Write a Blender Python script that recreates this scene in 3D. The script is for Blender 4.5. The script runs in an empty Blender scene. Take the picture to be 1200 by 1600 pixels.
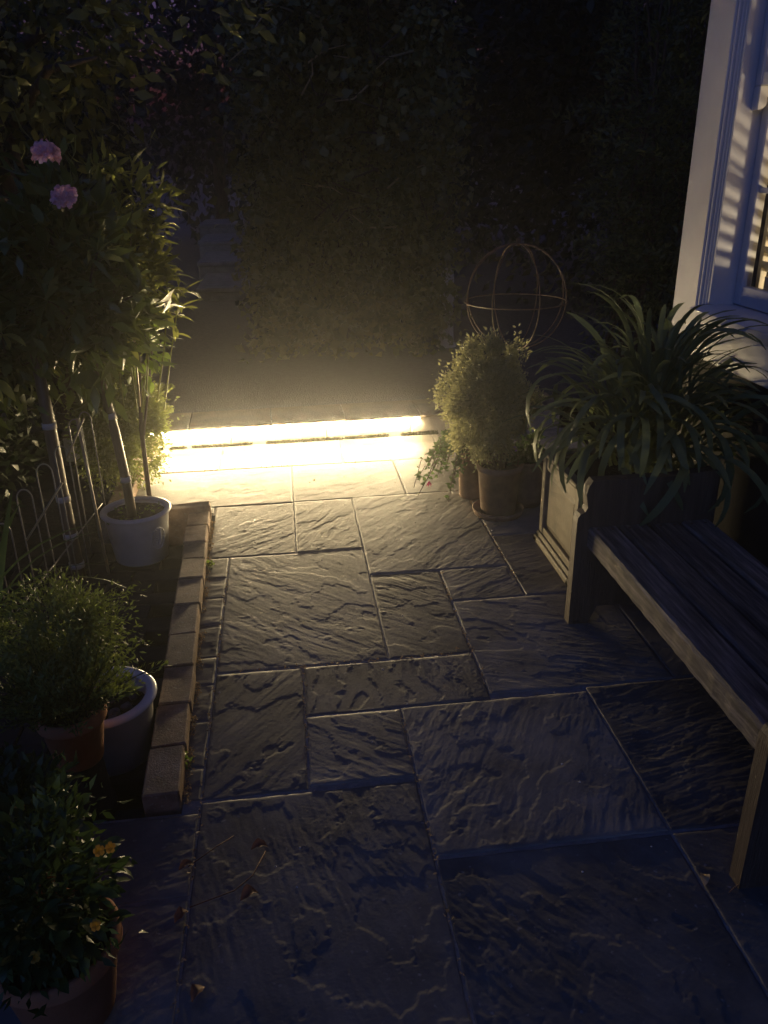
import bpy, math, random
import numpy as np
from mathutils import Vector, Matrix

R = math.radians
scn = bpy.context.scene
COL = scn.collection

# ------------------------------------------------------------------ camera
cam_data = bpy.data.cameras.new('camera')
cam = bpy.data.objects.new('camera', cam_data)
COL.objects.link(cam)
cam_data.sensor_fit = 'VERTICAL'
cam_data.sensor_height = 36.0
cam_data.sensor_width = 27.0
cam_data.lens = 28.125
cam_data.clip_start = 0.05
cam_data.clip_end = 900
rot = Matrix(((0.9921563617, 0.0636209970, -0.1076016849),
              (-0.1239928607, 0.3916715657, -0.9117122107),
              (-0.0158595194, 0.9179029106, 0.3964879850)))
cam.matrix_world = Matrix.Translation((0, 0, 1.55)) @ rot.to_4x4()
scn.camera = cam

# ------------------------------------------------------------------ dusk sky
SUN_EL, SUN_AZ = -2.0, 195.0          # the sun has gone down behind the camera
world = bpy.data.worlds.new('World')
scn.world = world
world.use_nodes = True
wn = world.node_tree
wn.nodes.clear()
sky = wn.nodes.new('ShaderNodeTexSky')
sky.sky_type = 'NISHITA'
sky.sun_disc = False
sky.sun_elevation = R(SUN_EL)
sky.sun_rotation = R(SUN_AZ)
sky.air_density = 1.0
sky.dust_density = 0.3
sky.ozone_density = 4.0
tint = wn.nodes.new('ShaderNodeMix'); tint.data_type = 'RGBA'; tint.blend_type = 'MULTIPLY'
tint.inputs['Factor'].default_value = 1.0
tint.inputs[7].default_value = (0.74, 0.90, 1.0, 1)     # white balance set for the warm lamp
bg = wn.nodes.new('ShaderNodeBackground')
bg.inputs['Strength'].default_value = 0.085
wout = wn.nodes.new('ShaderNodeOutputWorld')
wn.links.new(sky.outputs[0], tint.inputs[6])
wn.links.new(tint.outputs[2], bg.inputs['Color'])
wn.links.new(bg.outputs[0], wout.inputs['Surface'])

sun_d = bpy.data.lights.new('afterglow_sun', 'SUN')
sun_d.energy = 0.002
sun_d.angle = R(40)
sun_d.color = (0.35, 0.5, 1.0)
sun = bpy.data.objects.new('afterglow_sun', sun_d)
COL.objects.link(sun)
sun.rotation_euler = (R(62), 0, R(-15))

scn.view_settings.view_transform = 'Standard'
scn.view_settings.look = 'None'
scn.view_settings.exposure = 4.2      # night exposure
scn.view_settings.gamma = 1.0
scn.view_settings.use_curve_mapping = False
scn.cycles.use_denoising = True
scn.cycles.max_bounces = 7
scn.cycles.volume_bounces = 0
scn.cycles.transparent_max_bounces = 12
scn.cycles.sample_clamp_indirect = 4.0
scn.cycles.caustics_reflective = False
scn.cycles.caustics_refractive = False

LED_POWER = 66.0
LED_COLOR = (1.0, 0.77, 0.42)
GLOW_DENSITY = 0.007

rng = np.random.default_rng(7)
random.seed(7)

# ------------------------------------------------------------------ helpers
def link(o, parent=None):
    COL.objects.link(o)
    if parent is not None:
        o.parent = parent
    return o

def mesh_data(name, verts, faces, mat=None, smooth=False):
    me = bpy.data.meshes.new(name)
    me.from_pydata([tuple(v) for v in verts], [], [tuple(f) for f in faces])
    if mat is not None:
        me.materials.append(mat)
    if smooth:
        me.polygons.foreach_set('use_smooth', [True] * len(me.polygons))
    me.update()
    return me

def np_mesh(name, V, Fq, mat, smooth=False):
    """V (n,3) array, Fq (m,k) index array with one k."""
    V = np.ascontiguousarray(V, dtype=np.float32)
    Fq = np.ascontiguousarray(Fq, dtype=np.int32)
    me = bpy.data.meshes.new(name)
    m, k = Fq.shape
    me.vertices.add(len(V)); me.vertices.foreach_set('co', V.ravel())
    me.loops.add(m * k); me.loops.foreach_set('vertex_index', Fq.ravel())
    me.polygons.add(m)
    me.polygons.foreach_set('loop_start', np.arange(0, m * k, k, dtype=np.int32))
    me.polygons.foreach_set('loop_total', np.full(m, k, dtype=np.int32))
    if smooth:
        me.polygons.foreach_set('use_smooth', np.ones(m, dtype=bool))
    me.update(calc_edges=True)
    me.materials.append(mat)
    return me

def ob(name, me, parent=None, loc=None, rotz=0.0, kind=None):
    o = bpy.data.objects.new(name, me)
    link(o, parent)
    if loc is not None:
        o.location = loc
    if rotz:
        o.rotation_euler = (0, 0, rotz)
    if kind:
        o['kind'] = kind
    return o

def tag(o, label, cat, group=None):
    o['label'] = label
    o['category'] = cat
    if group:
        o['group'] = group
    return o

def thing(name, label, cat, loc=(0, 0, 0), rotz=0.0, group=None):
    o = bpy.data.objects.new(name, None)
    o.empty_display_size = 0.05
    link(o)
    o.location = loc
    o.rotation_euler = (0, 0, rotz)
    return tag(o, label, cat, group)

class MB:
    """collects shapes into one mesh"""
    def __init__(s):
        s.v, s.f = [], []
    def add(s, V, Fc):
        b = len(s.v)
        s.v += [tuple(p) for p in V]
        s.f += [tuple(i + b for i in f) for f in Fc]
        return s
    def box(s, x0, x1, y0, y1, z0, z1, c=0.0):
        """box with a chamfer c on every edge"""
        if c <= 0:
            V = [(x, y, z) for z in (z0, z1) for y in (y0, y1) for x in (x0, x1)]
            return s.add(V, [(0, 2, 3, 1), (4, 5, 7, 6), (0, 1, 5, 4), (2, 6, 7, 3), (0, 4, 6, 2), (1, 3, 7, 5)])
        V, idx = [], {}
        X, Y, Z = (x0, x1), (y0, y1), (z0, z1)
        sg = (1, -1)
        for i in (0, 1):
            for j in (0, 1):
                for k in (0, 1):
                    p = (X[i], Y[j], Z[k])
                    for a in range(3):
                        q = list(p)
                        for b2, ii in enumerate((i, j, k)):
                            if b2 != a:
                                q[b2] += sg[ii] * c
                        idx[(i, j, k, a)] = len(V); V.append(tuple(q))
        Fc = []
        for a in range(3):
            b2, c2 = (a + 1) % 3, (a + 2) % 3
            for e in (0, 1):
                loop = []
                for (m, n) in ((0, 0), (1, 0), (1, 1), (0, 1)):
                    t = [0, 0, 0]; t[a] = e; t[b2] = m; t[c2] = n
                    loop.append(idx[(*t, a)])
                Fc.append(tuple(loop if e else loop[::-1]))
        for a in range(3):           # edges running along a
            b2, c2 = (a + 1) % 3, (a + 2) % 3
            for m in (0, 1):
                for n in (0, 1):
                    t0 = [0, 0, 0]; t0[a] = 0; t0[b2] = m; t0[c2] = n
                    t1 = list(t0); t1[a] = 1
                    q = [idx[(*t0, b2)], idx[(*t1, b2)], idx[(*t1, c2)], idx[(*t0, c2)]]
                    Fc.append(tuple(q if (m + n) % 2 == 0 else q[::-1]))
        for i in (0, 1):
            for j in (0, 1):
                for k in (0, 1):
                    q = [idx[(i, j, k, a)] for a in range(3)]
                    Fc.append(tuple(q if (i + j + k) % 2 else q[::-1]))
        return s.add(V, Fc)
    def tube(s, pts, rad, n=8, cap=True):
        pts = [Vector(p) for p in pts]
        if not hasattr(rad, '__len__'):
            rad = [rad] * len(pts)
        V, Fc = [], []
        t = (pts[1] - pts[0]).normalized()
        u = t.cross(Vector((0, 0, 1)))
        if u.length < 0.05:
            u = t.cross(Vector((1, 0, 0)))
        u.normalize()
        for i, p in enumerate(pts):
            a = pts[max(i - 1, 0)]; b = pts[min(i + 1, len(pts) - 1)]
            t = (b - a).normalized()
            u = (u - t * u.dot(t)).normalized()
            w = t.cross(u)
            for k in range(n):
                an = 2 * math.pi * k / n
                V.append(p + (u * math.cos(an) + w * math.sin(an)) * rad[i])
        for i in range(len(pts) - 1):
            for k in range(n):
                k2 = (k + 1) % n
                Fc.append((i * n + k, i * n + k2, (i + 1) * n + k2, (i + 1) * n + k))
        if cap:
            Fc.append(tuple(range(n))[::-1])
            Fc.append(tuple(range((len(pts) - 1) * n, len(pts) * n)))
        return s.add(V, Fc)
    def lathe(s, prof, n=48, c=(0, 0, 0), wob=0.0):
        V, Fc = [], []
        m = len(prof)
        for k in range(n):
            an = 2 * math.pi * k / n
            q = 1 + wob * math.sin(an * 2 + 1) + wob * 0.6 * math.sin(an * 5)
            for (r, z) in prof:
                V.append((c[0] + r * q * math.cos(an), c[1] + r * q * math.sin(an), c[2] + z))
        for k in range(n):
            k2 = (k + 1) % n
            for i in range(m - 1):
                Fc.append((k * m + i, k2 * m + i, k2 * m + i + 1, k * m + i + 1))
        return s.add(V, Fc)
    def prism(s, poly, y0, y1):
        """polygon in x,z extruded from y0 to y1"""
        n = len(poly)
        V = [(x, y0, z) for x, z in poly] + [(x, y1, z) for x, z in poly]
        Fc = [tuple(range(n)), tuple(range(2 * n - 1, n - 1, -1))]
        for i in range(n):
            j = (i + 1) % n
            Fc.append((i, i + n, j + n, j))
        return s.add(V, Fc)
    def build(s, name, mat, parent=None, smooth=False, kind=None, loc=None):
        return ob(name, mesh_data(name, s.v, s.f, mat, smooth), parent, loc, kind=kind)

# gradient noise in numpy
_perm = np.random.default_rng(3).permutation(512)
_perm = np.concatenate([_perm, _perm])
_ga = np.random.default_rng(4).uniform(0, 2 * np.pi, 512)
_gx, _gy = np.cos(_ga), np.sin(_ga)
def perlin(x, y, seed=0):
    xi = np.floor(x).astype(int); yi = np.floor(y).astype(int)
    xf, yf = x - xi, y - yi
    u = xf * xf * xf * (xf * (xf * 6 - 15) + 10); v = yf * yf * yf * (yf * (yf * 6 - 15) + 10)
    def gr(ix, iy, dx, dy):
        h = _perm[(_perm[(ix + seed * 37) & 511] + iy + seed * 91) & 511]
        return _gx[h] * dx + _gy[h] * dy
    a = gr(xi, yi, xf, yf); b = gr(xi + 1, yi, xf - 1, yf)
    c = gr(xi, yi + 1, xf, yf - 1); d = gr(xi + 1, yi + 1, xf - 1, yf - 1)
    return (a + (b - a) * u) * (1 - v) + (c + (d - c) * u) * v
def fbm(x, y, o=4, seed=0, gain=0.5):
    t, a = 0, 1.0
    for i in range(o):
        t = t + a * perlin(x, y, seed + i * 5); x = x * 2.03 + 3.1; y = y * 2.03 + 1.7; a *= gain
    return t

# ------------------------------------------------------------------ materials
def new_mat(name):
    m = bpy.data.materials.new(name)
    m.use_nodes = True
    nt = m.node_tree
    return m, nt, nt.nodes['Principled BSDF']

def N(nt, kind, **kw):
    n = nt.nodes.new(kind)
    for k, v in kw.items():
        if k in n.inputs.keys():
            n.inputs[k].default_value = v
        else:
            setattr(n, k, v)
    return n

def mottled(name, cols, scale=6.0, rough=0.7, bump=0.0, bscale=60.0, detail=6.0, stretch=None, spec=0.5,
            rnd=0.0, bdist=0.004, coord='Object', speck=None):
    """noise-driven colour ramp over the thing's own coordinates plus fine relief"""
    m, nt, bs = new_mat(name)
    tc = N(nt, 'ShaderNodeTexCoord')
    mp = N(nt, 'ShaderNodeMapping')
    if stretch:
        mp.inputs['Scale'].default_value = stretch
    nt.links.new(tc.outputs[coord], mp.inputs[0])
    if rnd:
        oi = N(nt, 'ShaderNodeObjectInfo')
        mul = N(nt, 'ShaderNodeMath', operation='MULTIPLY'); mul.inputs[1].default_value = 37.0
        nt.links.new(oi.outputs['Random'], mul.inputs[0])
        nt.links.new(mul.outputs[0], mp.inputs['Location'])
    no = N(nt, 'ShaderNodeTexNoise', Scale=scale, Detail=detail, Roughness=0.62)
    nt.links.new(mp.outputs[0], no.inputs['Vector'])
    cr = N(nt, 'ShaderNodeValToRGB')
    e = cr.color_ramp.elements
    lo, hi = 0.32, 0.70
    for i, c in enumerate(cols):
        p = lo + (hi - lo) * i / max(1, len(cols) - 1)
        if i < 2:
            e[i].position = p; e[i].color = (*c, 1)
        else:
            q = e.new(p); q.color = (*c, 1)
    nt.links.new(no.outputs['Fac'], cr.inputs[0])
    out = cr.outputs[0]
    if rnd:
        hs = N(nt, 'ShaderNodeHueSaturation')
        mr = N(nt, 'ShaderNodeMapRange'); mr.inputs['To Min'].default_value = 1 - rnd; mr.inputs['To Max'].default_value = 1 + rnd
        nt.links.new(oi.outputs['Random'], mr.inputs[0])
        nt.links.new(mr.outputs[0], hs.inputs['Value'])
        nt.links.new(out, hs.inputs['Color'])
        out = hs.outputs[0]
    if speck:
        sn = N(nt, 'ShaderNodeTexNoise', Scale=speck[0], Detail=3.0)
        nt.links.new(tc.outputs[coord], sn.inputs['Vector'])
        sr = N(nt, 'ShaderNodeMapRange'); sr.inputs['From Min'].default_value = speck[1]; sr.inputs['From Max'].default_value = speck[1] + 0.08
        nt.links.new(sn.outputs['Fac'], sr.inputs[0])
        mx = N(nt, 'ShaderNodeMix'); mx.data_type = 'RGBA'
        mx.inputs[7].default_value = (*speck[2], 1)
        nt.links.new(sr.outputs[0], mx.inputs[0]); nt.links.new(out, mx.inputs[6])
        out = mx.outputs[2]
    nt.links.new(out, bs.inputs['Base Color'])
    bs.inputs['Roughness'].default_value = rough
    bs.inputs['Specular IOR Level'].default_value = spec
    if bump:
        bn = N(nt, 'ShaderNodeTexNoise', Scale=bscale, Detail=5.0, Roughness=0.65)
        nt.links.new(mp.outputs[0], bn.inputs['Vector'])
        bp = N(nt, 'ShaderNodeBump', Strength=bump, Distance=bdist)
        nt.links.new(bn.outputs['Fac'], bp.inputs['Height'])
        nt.links.new(bp.outputs[0], bs.inputs['Normal'])
    return m

def leaf_mat(name, c1, c2, rough=0.45, trans=0.35, scale=9.0, spec=0.4):
    m, nt, bs = new_mat(name)
    geo = N(nt, 'ShaderNodeNewGeometry')
    tc = N(nt, 'ShaderNodeTexCoord')
    no = N(nt, 'ShaderNodeTexNoise', Scale=scale, Detail=2.0)
    nt.links.new(tc.outputs['Object'], no.inputs['Vector'])
    ad = N(nt, 'ShaderNodeMath', operation='ADD'); ad.use_clamp = True
    ml = N(nt, 'ShaderNodeMath', operation='MULTIPLY'); ml.inputs[1].default_value = 0.55
    nt.links.new(geo.outputs['Random Per Island'], ml.inputs[0])
    m2 = N(nt, 'ShaderNodeMath', operation='MULTIPLY'); m2.inputs[1].default_value = 0.5
    nt.links.new(no.outputs['Fac'], m2.inputs[0])
    nt.links.new(ml.outputs[0], ad.inputs[0]); nt.links.new(m2.outputs[0], ad.inputs[1])
    mx = N(nt, 'ShaderNodeMix'); mx.data_type = 'RGBA'
    mx.inputs[6].default_value = (*c1, 1); mx.inputs[7].default_value = (*c2, 1)
    nt.links.new(ad.outputs[0], mx.inputs[0])
    nt.links.new(mx.outputs[2], bs.inputs['Base Color'])
    bs.inputs['Roughness'].default_value = rough
    bs.inputs['Specular IOR Level'].default_value = spec
    tr = N(nt, 'ShaderNodeBsdfTranslucent')
    nt.links.new(mx.outputs[2], tr.inputs['Color'])
    ms = N(nt, 'ShaderNodeMixShader'); ms.inputs[0].default_value = trans
    out = nt.nodes['Material Output']
    nt.links.new(bs.outputs[0], ms.inputs[1]); nt.links.new(tr.outputs[0], ms.inputs[2])
    nt.links.new(ms.outputs[0], out.inputs['Surface'])
    return m

def emit_mat(name, col, strength):
    m, nt, bs = new_mat(name)
    bs.inputs['Base Color'].default_value = (0.8, 0.8, 0.8, 1)
    bs.inputs['Emission Color'].default_value = (*col, 1)
    bs.inputs['Emission Strength'].default_value = strength
    return m

M = {}
M['flag'] = mottled('riven_sandstone', [(0.092, 0.085, 0.074), (0.150, 0.138, 0.118), (0.22, 0.20, 0.168)], scale=5.0, rough=0.6,
                    bump=0.35, bscale=140, rnd=0.26, bdist=0.0012, spec=0.3, speck=(55, 0.66, (0.26, 0.24, 0.21)))
M['mortar'] = mottled('pale_mortar', [(0.16, 0.15, 0.14), (0.30, 0.285, 0.26)], scale=22, rough=0.9, bump=0.8, bscale=180)
M['brick'] = mottled('worn_brick', [(0.14, 0.085, 0.055), (0.25, 0.16, 0.105), (0.36, 0.25, 0.17)], scale=14, rough=0.85, bump=0.7, bscale=170,
                     rnd=0.22, speck=(90, 0.64, (0.36, 0.30, 0.24)))
M['darkbrick'] = mottled('old_brick_paver', [(0.018, 0.014, 0.012), (0.038, 0.029, 0.024)], scale=14, rough=0.9, bump=0.6, bscale=150, rnd=0.3)
M['soil'] = mottled('garden_soil', [(0.015, 0.011, 0.008), (0.04, 0.03, 0.02)], scale=12, rough=0.95, bump=1.0, bscale=40, bdist=0.02)
M['terrace'] = mottled('dark_gravel_path', [(0.045, 0.042, 0.040), (0.085, 0.08, 0.075)], scale=30, rough=0.9, bump=0.9, bscale=90, bdist=0.01)
M['stepstone'] = mottled('pale_step_stone', [(0.34, 0.31, 0.26), (0.50, 0.46, 0.38)], scale=9, rough=0.75, bump=0.6, bscale=80, rnd=0.15)
M['coping'] = mottled('brown_coping_stone', [(0.11, 0.075, 0.045), (0.20, 0.145, 0.09)], scale=12, rough=0.8, bump=0.8, bscale=70, rnd=0.15)
M['pathstone'] = mottled('grey_path_stone', [(0.10, 0.10, 0.10), (0.18, 0.18, 0.175)], scale=9, rough=0.8, bump=0.6, bscale=60, rnd=0.15)
M['led'] = emit_mat('lit_diffuser', LED_COLOR, LED_POWER)
M['alu'] = mottled('aluminium_channel', [(0.5, 0.5, 0.5), (0.6, 0.6, 0.6)], rough=0.4)
M['alu'].node_tree.nodes['Principled BSDF'].inputs['Metallic'].default_value = 0.9
M['lipglow'] = emit_mat('added_lip_glow', LED_COLOR, LED_POWER * 0.16)  # emission added to whiten the riser below the strip
M['oldwood'] = mottled('weathered_seat_wood', [(0.04, 0.033, 0.027), (0.13, 0.11, 0.09), (0.30, 0.255, 0.215)], scale=6, rough=0.75, bump=1.0, bscale=30,
                       stretch=(12, 0.8, 12), rnd=0.3, bdist=0.008)
M['endwood'] = mottled('dark_bench_wood', [(0.05, 0.034, 0.022), (0.10, 0.07, 0.048)], scale=5, rough=0.6, bump=0.6, bscale=22, stretch=(12, 12, 1.0), rnd=0.1)
M['lead'] = mottled('aged_planter_paint', [(0.12, 0.10, 0.065), (0.20, 0.165, 0.105), (0.26, 0.215, 0.14)], scale=7, rough=0.65, bump=0.35, bscale=50, detail=8)
M['terra'] = mottled('terracotta', [(0.34, 0.13, 0.055), (0.46, 0.20, 0.095)], scale=9, rough=0.85, bump=0.35, bscale=120, rnd=0.12)
M['terradark'] = mottled('weathered_terracotta', [(0.10, 0.06, 0.04), (0.20, 0.12, 0.075), (0.26, 0.19, 0.13)], scale=8, rough=0.85, bump=0.4, bscale=90)
M['ceramic'] = mottled('glazed_white_pot', [(0.42, 0.42, 0.43), (0.55, 0.55, 0.56), (0.62, 0.62, 0.62)], scale=5, rough=0.32, bump=0.15, bscale=30)
M['bowl'] = mottled('chalky_white_pot', [(0.36, 0.35, 0.33), (0.50, 0.49, 0.47)], scale=7, rough=0.6, bump=0.3, bscale=80)
M['rimglaze'] = mottled('glossy_white_rim', [(0.66, 0.66, 0.68), (0.78, 0.78, 0.80)], scale=6, rough=0.22)
M['pebble'] = mottled('grey_pebble', [(0.06, 0.055, 0.05), (0.14, 0.13, 0.12)], scale=15, rough=0.6, rnd=0.4)
M['bark'] = mottled('brown_bark', [(0.045, 0.03, 0.02), (0.11, 0.08, 0.055)], scale=12, rough=0.85, bump=0.8, bscale=40, stretch=(4, 4, 0.6))
M['wrap'] = mottled('brown_trunk', [(0.09, 0.06, 0.04), (0.17, 0.12, 0.085)], scale=12, rough=0.5, bump=0.5, bscale=30, stretch=(5, 5, 0.5))
M['tie'] = mottled('pale_tie', [(0.5, 0.46, 0.42), (0.62, 0.58, 0.54)], scale=20, rough=0.6)
M['cane'] = mottled('dry_cane', [(0.30, 0.23, 0.12), (0.45, 0.36, 0.20)], scale=20, rough=0.45)
M['wire'] = mottled('painted_wire', [(0.20, 0.18, 0.15), (0.34, 0.31, 0.26)], scale=40, rough=0.4)
M['rust'] = mottled('rusty_wire', [(0.06, 0.035, 0.018), (0.16, 0.09, 0.045)], scale=40, rough=0.6)
M['whitepaint'] = mottled('white_gloss_paint', [(0.46, 0.46, 0.48), (0.54, 0.54, 0.56)], scale=3, rough=0.4, bump=0.06, bscale=40)
M['wall'] = mottled('dark_render_wall', [(0.022, 0.020, 0.020), (0.04, 0.037, 0.035)], scale=5, rough=0.9, bump=0.6, bscale=60)
M['slat'] = mottled('cream_shutter_paint', [(0.62, 0.58, 0.48), (0.72, 0.67, 0.56)], scale=4, rough=0.5)
M['room'] = mottled('cream_room_wall', [(0.60, 0.53, 0.38), (0.68, 0.61, 0.46)], scale=2, rough=0.9)
M['petal'] = leaf_mat('pink_petal', (0.80, 0.42, 0.50), (0.92, 0.68, 0.70), rough=0.6, trans=0.35, scale=30)
M['yellow'] = leaf_mat('yellow_petal', (0.30, 0.14, 0.01), (0.38, 0.22, 0.015), rough=0.6, trans=0.3)
M['magenta'] = leaf_mat('magenta_petal', (0.45, 0.03, 0.12), (0.60, 0.06, 0.20), rough=0.6, trans=0.3)
M['violet'] = leaf_mat('violet_petal', (0.16, 0.10, 0.36), (0.28, 0.18, 0.5), rough=0.6, trans=0.3)
M['dead'] = leaf_mat('dead_leaf', (0.12, 0.05, 0.03), (0.22, 0.11, 0.06), rough=0.7, trans=0.2)
M['deadpale'] = leaf_mat('pale_dead_leaf', (0.30, 0.20, 0.10), (0.45, 0.33, 0.18), rough=0.6, trans=0.2)
M['moss'] = leaf_mat('moss', (0.012, 0.014, 0.002), (0.04, 0.04, 0.005), rough=0.9, trans=0.2)
M['aga'] = leaf_mat('strap_leaf', (0.09, 0.125, 0.055), (0.20, 0.235, 0.10), rough=0.5, trans=0.35, spec=0.25)
M['rhodo'] = leaf_mat('leathery_leaf', (0.06, 0.095, 0.022), (0.17, 0.205, 0.045), rough=0.35, trans=0.22, spec=0.5)
M['rhodonew'] = leaf_mat('young_leaf', (0.22, 0.24, 0.05), (0.36, 0.36, 0.09), rough=0.4, trans=0.35)
M['spurge'] = leaf_mat('narrow_leaf', (0.15, 0.175, 0.035), (0.31, 0.32, 0.075), rough=0.45, trans=0.5)
M['lime'] = leaf_mat('bright_leaf', (0.12, 0.19, 0.03), (0.26, 0.36, 0.06), rough=0.45, trans=0.45)
M['juniper'] = leaf_mat('fine_bush_leaf', (0.12, 0.15, 0.035), (0.26, 0.28, 0.075), rough=0.5, trans=0.45)
M['hebe'] = leaf_mat('grey_green_leaf', (0.24, 0.24, 0.11), (0.42, 0.41, 0.20), rough=0.5, trans=0.5)
M['fuchsia'] = leaf_mat('trailing_leaf', (0.04, 0.075, 0.02), (0.08, 0.12, 0.035), rough=0.45, trans=0.4)
M['fern'] = leaf_mat('feathery_leaf', (0.10, 0.14, 0.03), (0.20, 0.24, 0.055), rough=0.5, trans=0.4)
M['bedding'] = leaf_mat('bedding_leaf', (0.035, 0.065, 0.016), (0.07, 0.11, 0.028), rough=0.42, trans=0.35)
M['ivy'] = leaf_mat('ivy_leaf', (0.05, 0.06, 0.018), (0.27, 0.25, 0.08), rough=0.42, trans=0.25)
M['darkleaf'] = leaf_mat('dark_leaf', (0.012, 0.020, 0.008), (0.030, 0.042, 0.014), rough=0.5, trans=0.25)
M['climber'] = leaf_mat('climber_leaf', (0.05, 0.07, 0.024), (0.13, 0.15, 0.05), rough=0.45, trans=0.3)
M['canopy'] = leaf_mat('canopy_leaf', (0.09, 0.105, 0.03), (0.20, 0.20, 0.06), rough=0.4, trans=0.4)

# ------------------------------------------------------------------ foliage builders
def unit(a):
    return a / np.maximum(np.linalg.norm(a, axis=1, keepdims=True), 1e-9)

def leaves(name, P, D, L, W, mat, fold=0.25, curl=0.25):
    """many small folded leaves: six points each (base, two shoulders, tip) as two quads sharing the midrib"""
    n = len(P)
    L = np.broadcast_to(L, (n,))[:, None]; W = np.broadcast_to(W, (n,))[:, None]
    D = unit(D)
    r = rng.normal(size=(n, 3))
    S = unit(np.cross(D, r))
    U = np.cross(S, D)
    b = P
    mid = P + D * L * 0.5 + U * L * curl * 0.25
    tip = P + D * L - U * L * curl * 0.25
    l = P + D * L * 0.42 + S * W * 0.5 + U * W * fold
    rr = P + D * L * 0.42 - S * W * 0.5 + U * W * fold
    V = np.stack([b, l, tip, rr, mid], 1).reshape(-1, 3)
    i = np.arange(n)[:, None] * 5
    F3 = np.concatenate([i + [0, 4, 1], i + [1, 4, 2], i + [0, 3, 4], i + [4, 3, 2]], 0)
    return np_mesh(name, V, F3, mat)

def clump_points(n, c, rad, nclump=40, spread=0.22, shell=0.55, seed=0, lo=-1.0):
    """points in clumps spread through an ellipsoid, denser toward the outside"""
    g = np.random.default_rng(seed)
    d = unit(g.normal(size=(nclump, 3)))
    d = d[d[:, 2] > lo] if lo > -1 else d
    k = len(d)
    q = g.uniform(shell, 1.0, (k, 1)) ** 0.7
    cc = d * q * (1 + 0.18 * g.normal(size=(k, 1)))
    w = g.integers(0, k, n)
    p = cc[w] + g.normal(size=(n, 3)) * spread * g.uniform(0.6, 1.3, (k, 1))[w]
    out = unit(p * np.array([1, 1, 0.9]) + 0.15 * g.normal(size=(n, 3)))
    return np.array(c) + p * np.array(rad), out

def foliage(name, n, c, rad, L, W, mat, parent, nclump=40, spread=0.22, shell=0.55, seed=0, lo=-1, droop=0.0, jit=0.6, zmin=None):
    P, O = clump_points(n, c, rad, nclump, spread, shell, seed, lo)
    g = np.random.default_rng(seed + 99)
    if zmin is not None:
        k = P[:, 2] > zmin; P, O = P[k], O[k]
    n = len(P)
    D = O + g.normal(size=(n, 3)) * jit + np.array([0, 0, -droop])
    Ls = L * g.uniform(0.65, 1.3, n)
    return ob(name, leaves(name, P, D, Ls, Ls * (W / L), mat), parent, kind='stuff')

def single_leaf(name, L, W, mat, bend=0.3, seg=5, wide=0.45, fold=0.15, twist=0.0, blunt=False):
    """one larger leaf growing along +x with its midrib curved down; z up"""
    V, Fc = [], []
    x = z = 0.0; an = bend * 0.6
    for i in range(seg + 1):
        t = i / seg
        if blunt:
            w = W * 0.5 * min(1.0, 0.55 + 1.2 * t) * (1 - max(0, (t - 0.72) / 0.28) ** 2) ** 0.5 if t < 1 else 0.002
        else:
            w = W * 0.5 * (math.sin(math.pi * min(1, t ** (math.log(0.5) / math.log(wide)))) ** 0.8) + (0.0012 if i < seg else 0)
        w = max(w, 0.0008)
        tw = twist * t
        V += [(x, w * math.cos(tw), z + w * fold + w * math.sin(tw)), (x, 0, z), (x, -w * math.cos(tw), z + w * fold - w * math.sin(tw))]
        an = bend * 0.6 - (bend * 1.9) * (t + 0.5 / seg)
        x += L / seg * math.cos(an); z += L / seg * math.sin(an)
    for i in range(seg):
        a = i * 3
        Fc += [(a, a + 1, a + 4, a + 3), (a + 1, a + 2, a + 5, a + 4)]
    return mesh_data(name, V, Fc, mat, True)

def aim(o, p, d, roll=0.0, s=1.0):
    d = Vector(d).normalized()
    up = Vector((0, 0, 1))
    y = up.cross(d)
    if y.length < 0.05:
        y = Vector((0, 1, 0)).cross(d)
    y.normalize()
    z = d.cross(y)
    m = Matrix((d, y, z)).transposed()
    m = m @ Matrix.Rotation(roll, 3, 'X')
    o.matrix_local = Matrix.Translation(p) @ m.to_4x4() @ Matrix.Scale(s, 4)

# ================================================================== SETTING
gm = np_mesh('ground', np.array([(-220, -60, -0.16), (220, -60, -0.16), (220, 320, -0.16), (-220, 320, -0.16)]), np.array([[0, 1, 2, 3]]), M['soil'])
ground = ob('ground', gm, kind='structure')

# ---- patio: mortar bed with riven flagstones
bed = MB().box(-0.352, 1.75, -0.6, 4.74, -0.15, -0.0028).box(-0.95, -0.3525, -0.6, 1.672, -0.15, -0.0028).box(-0.95, -0.3525, 3.66, 4.74, -0.15, -0.0028)
patio = bed.build('patio', M['mortar']); patio['kind'] = 'structure'

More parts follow.
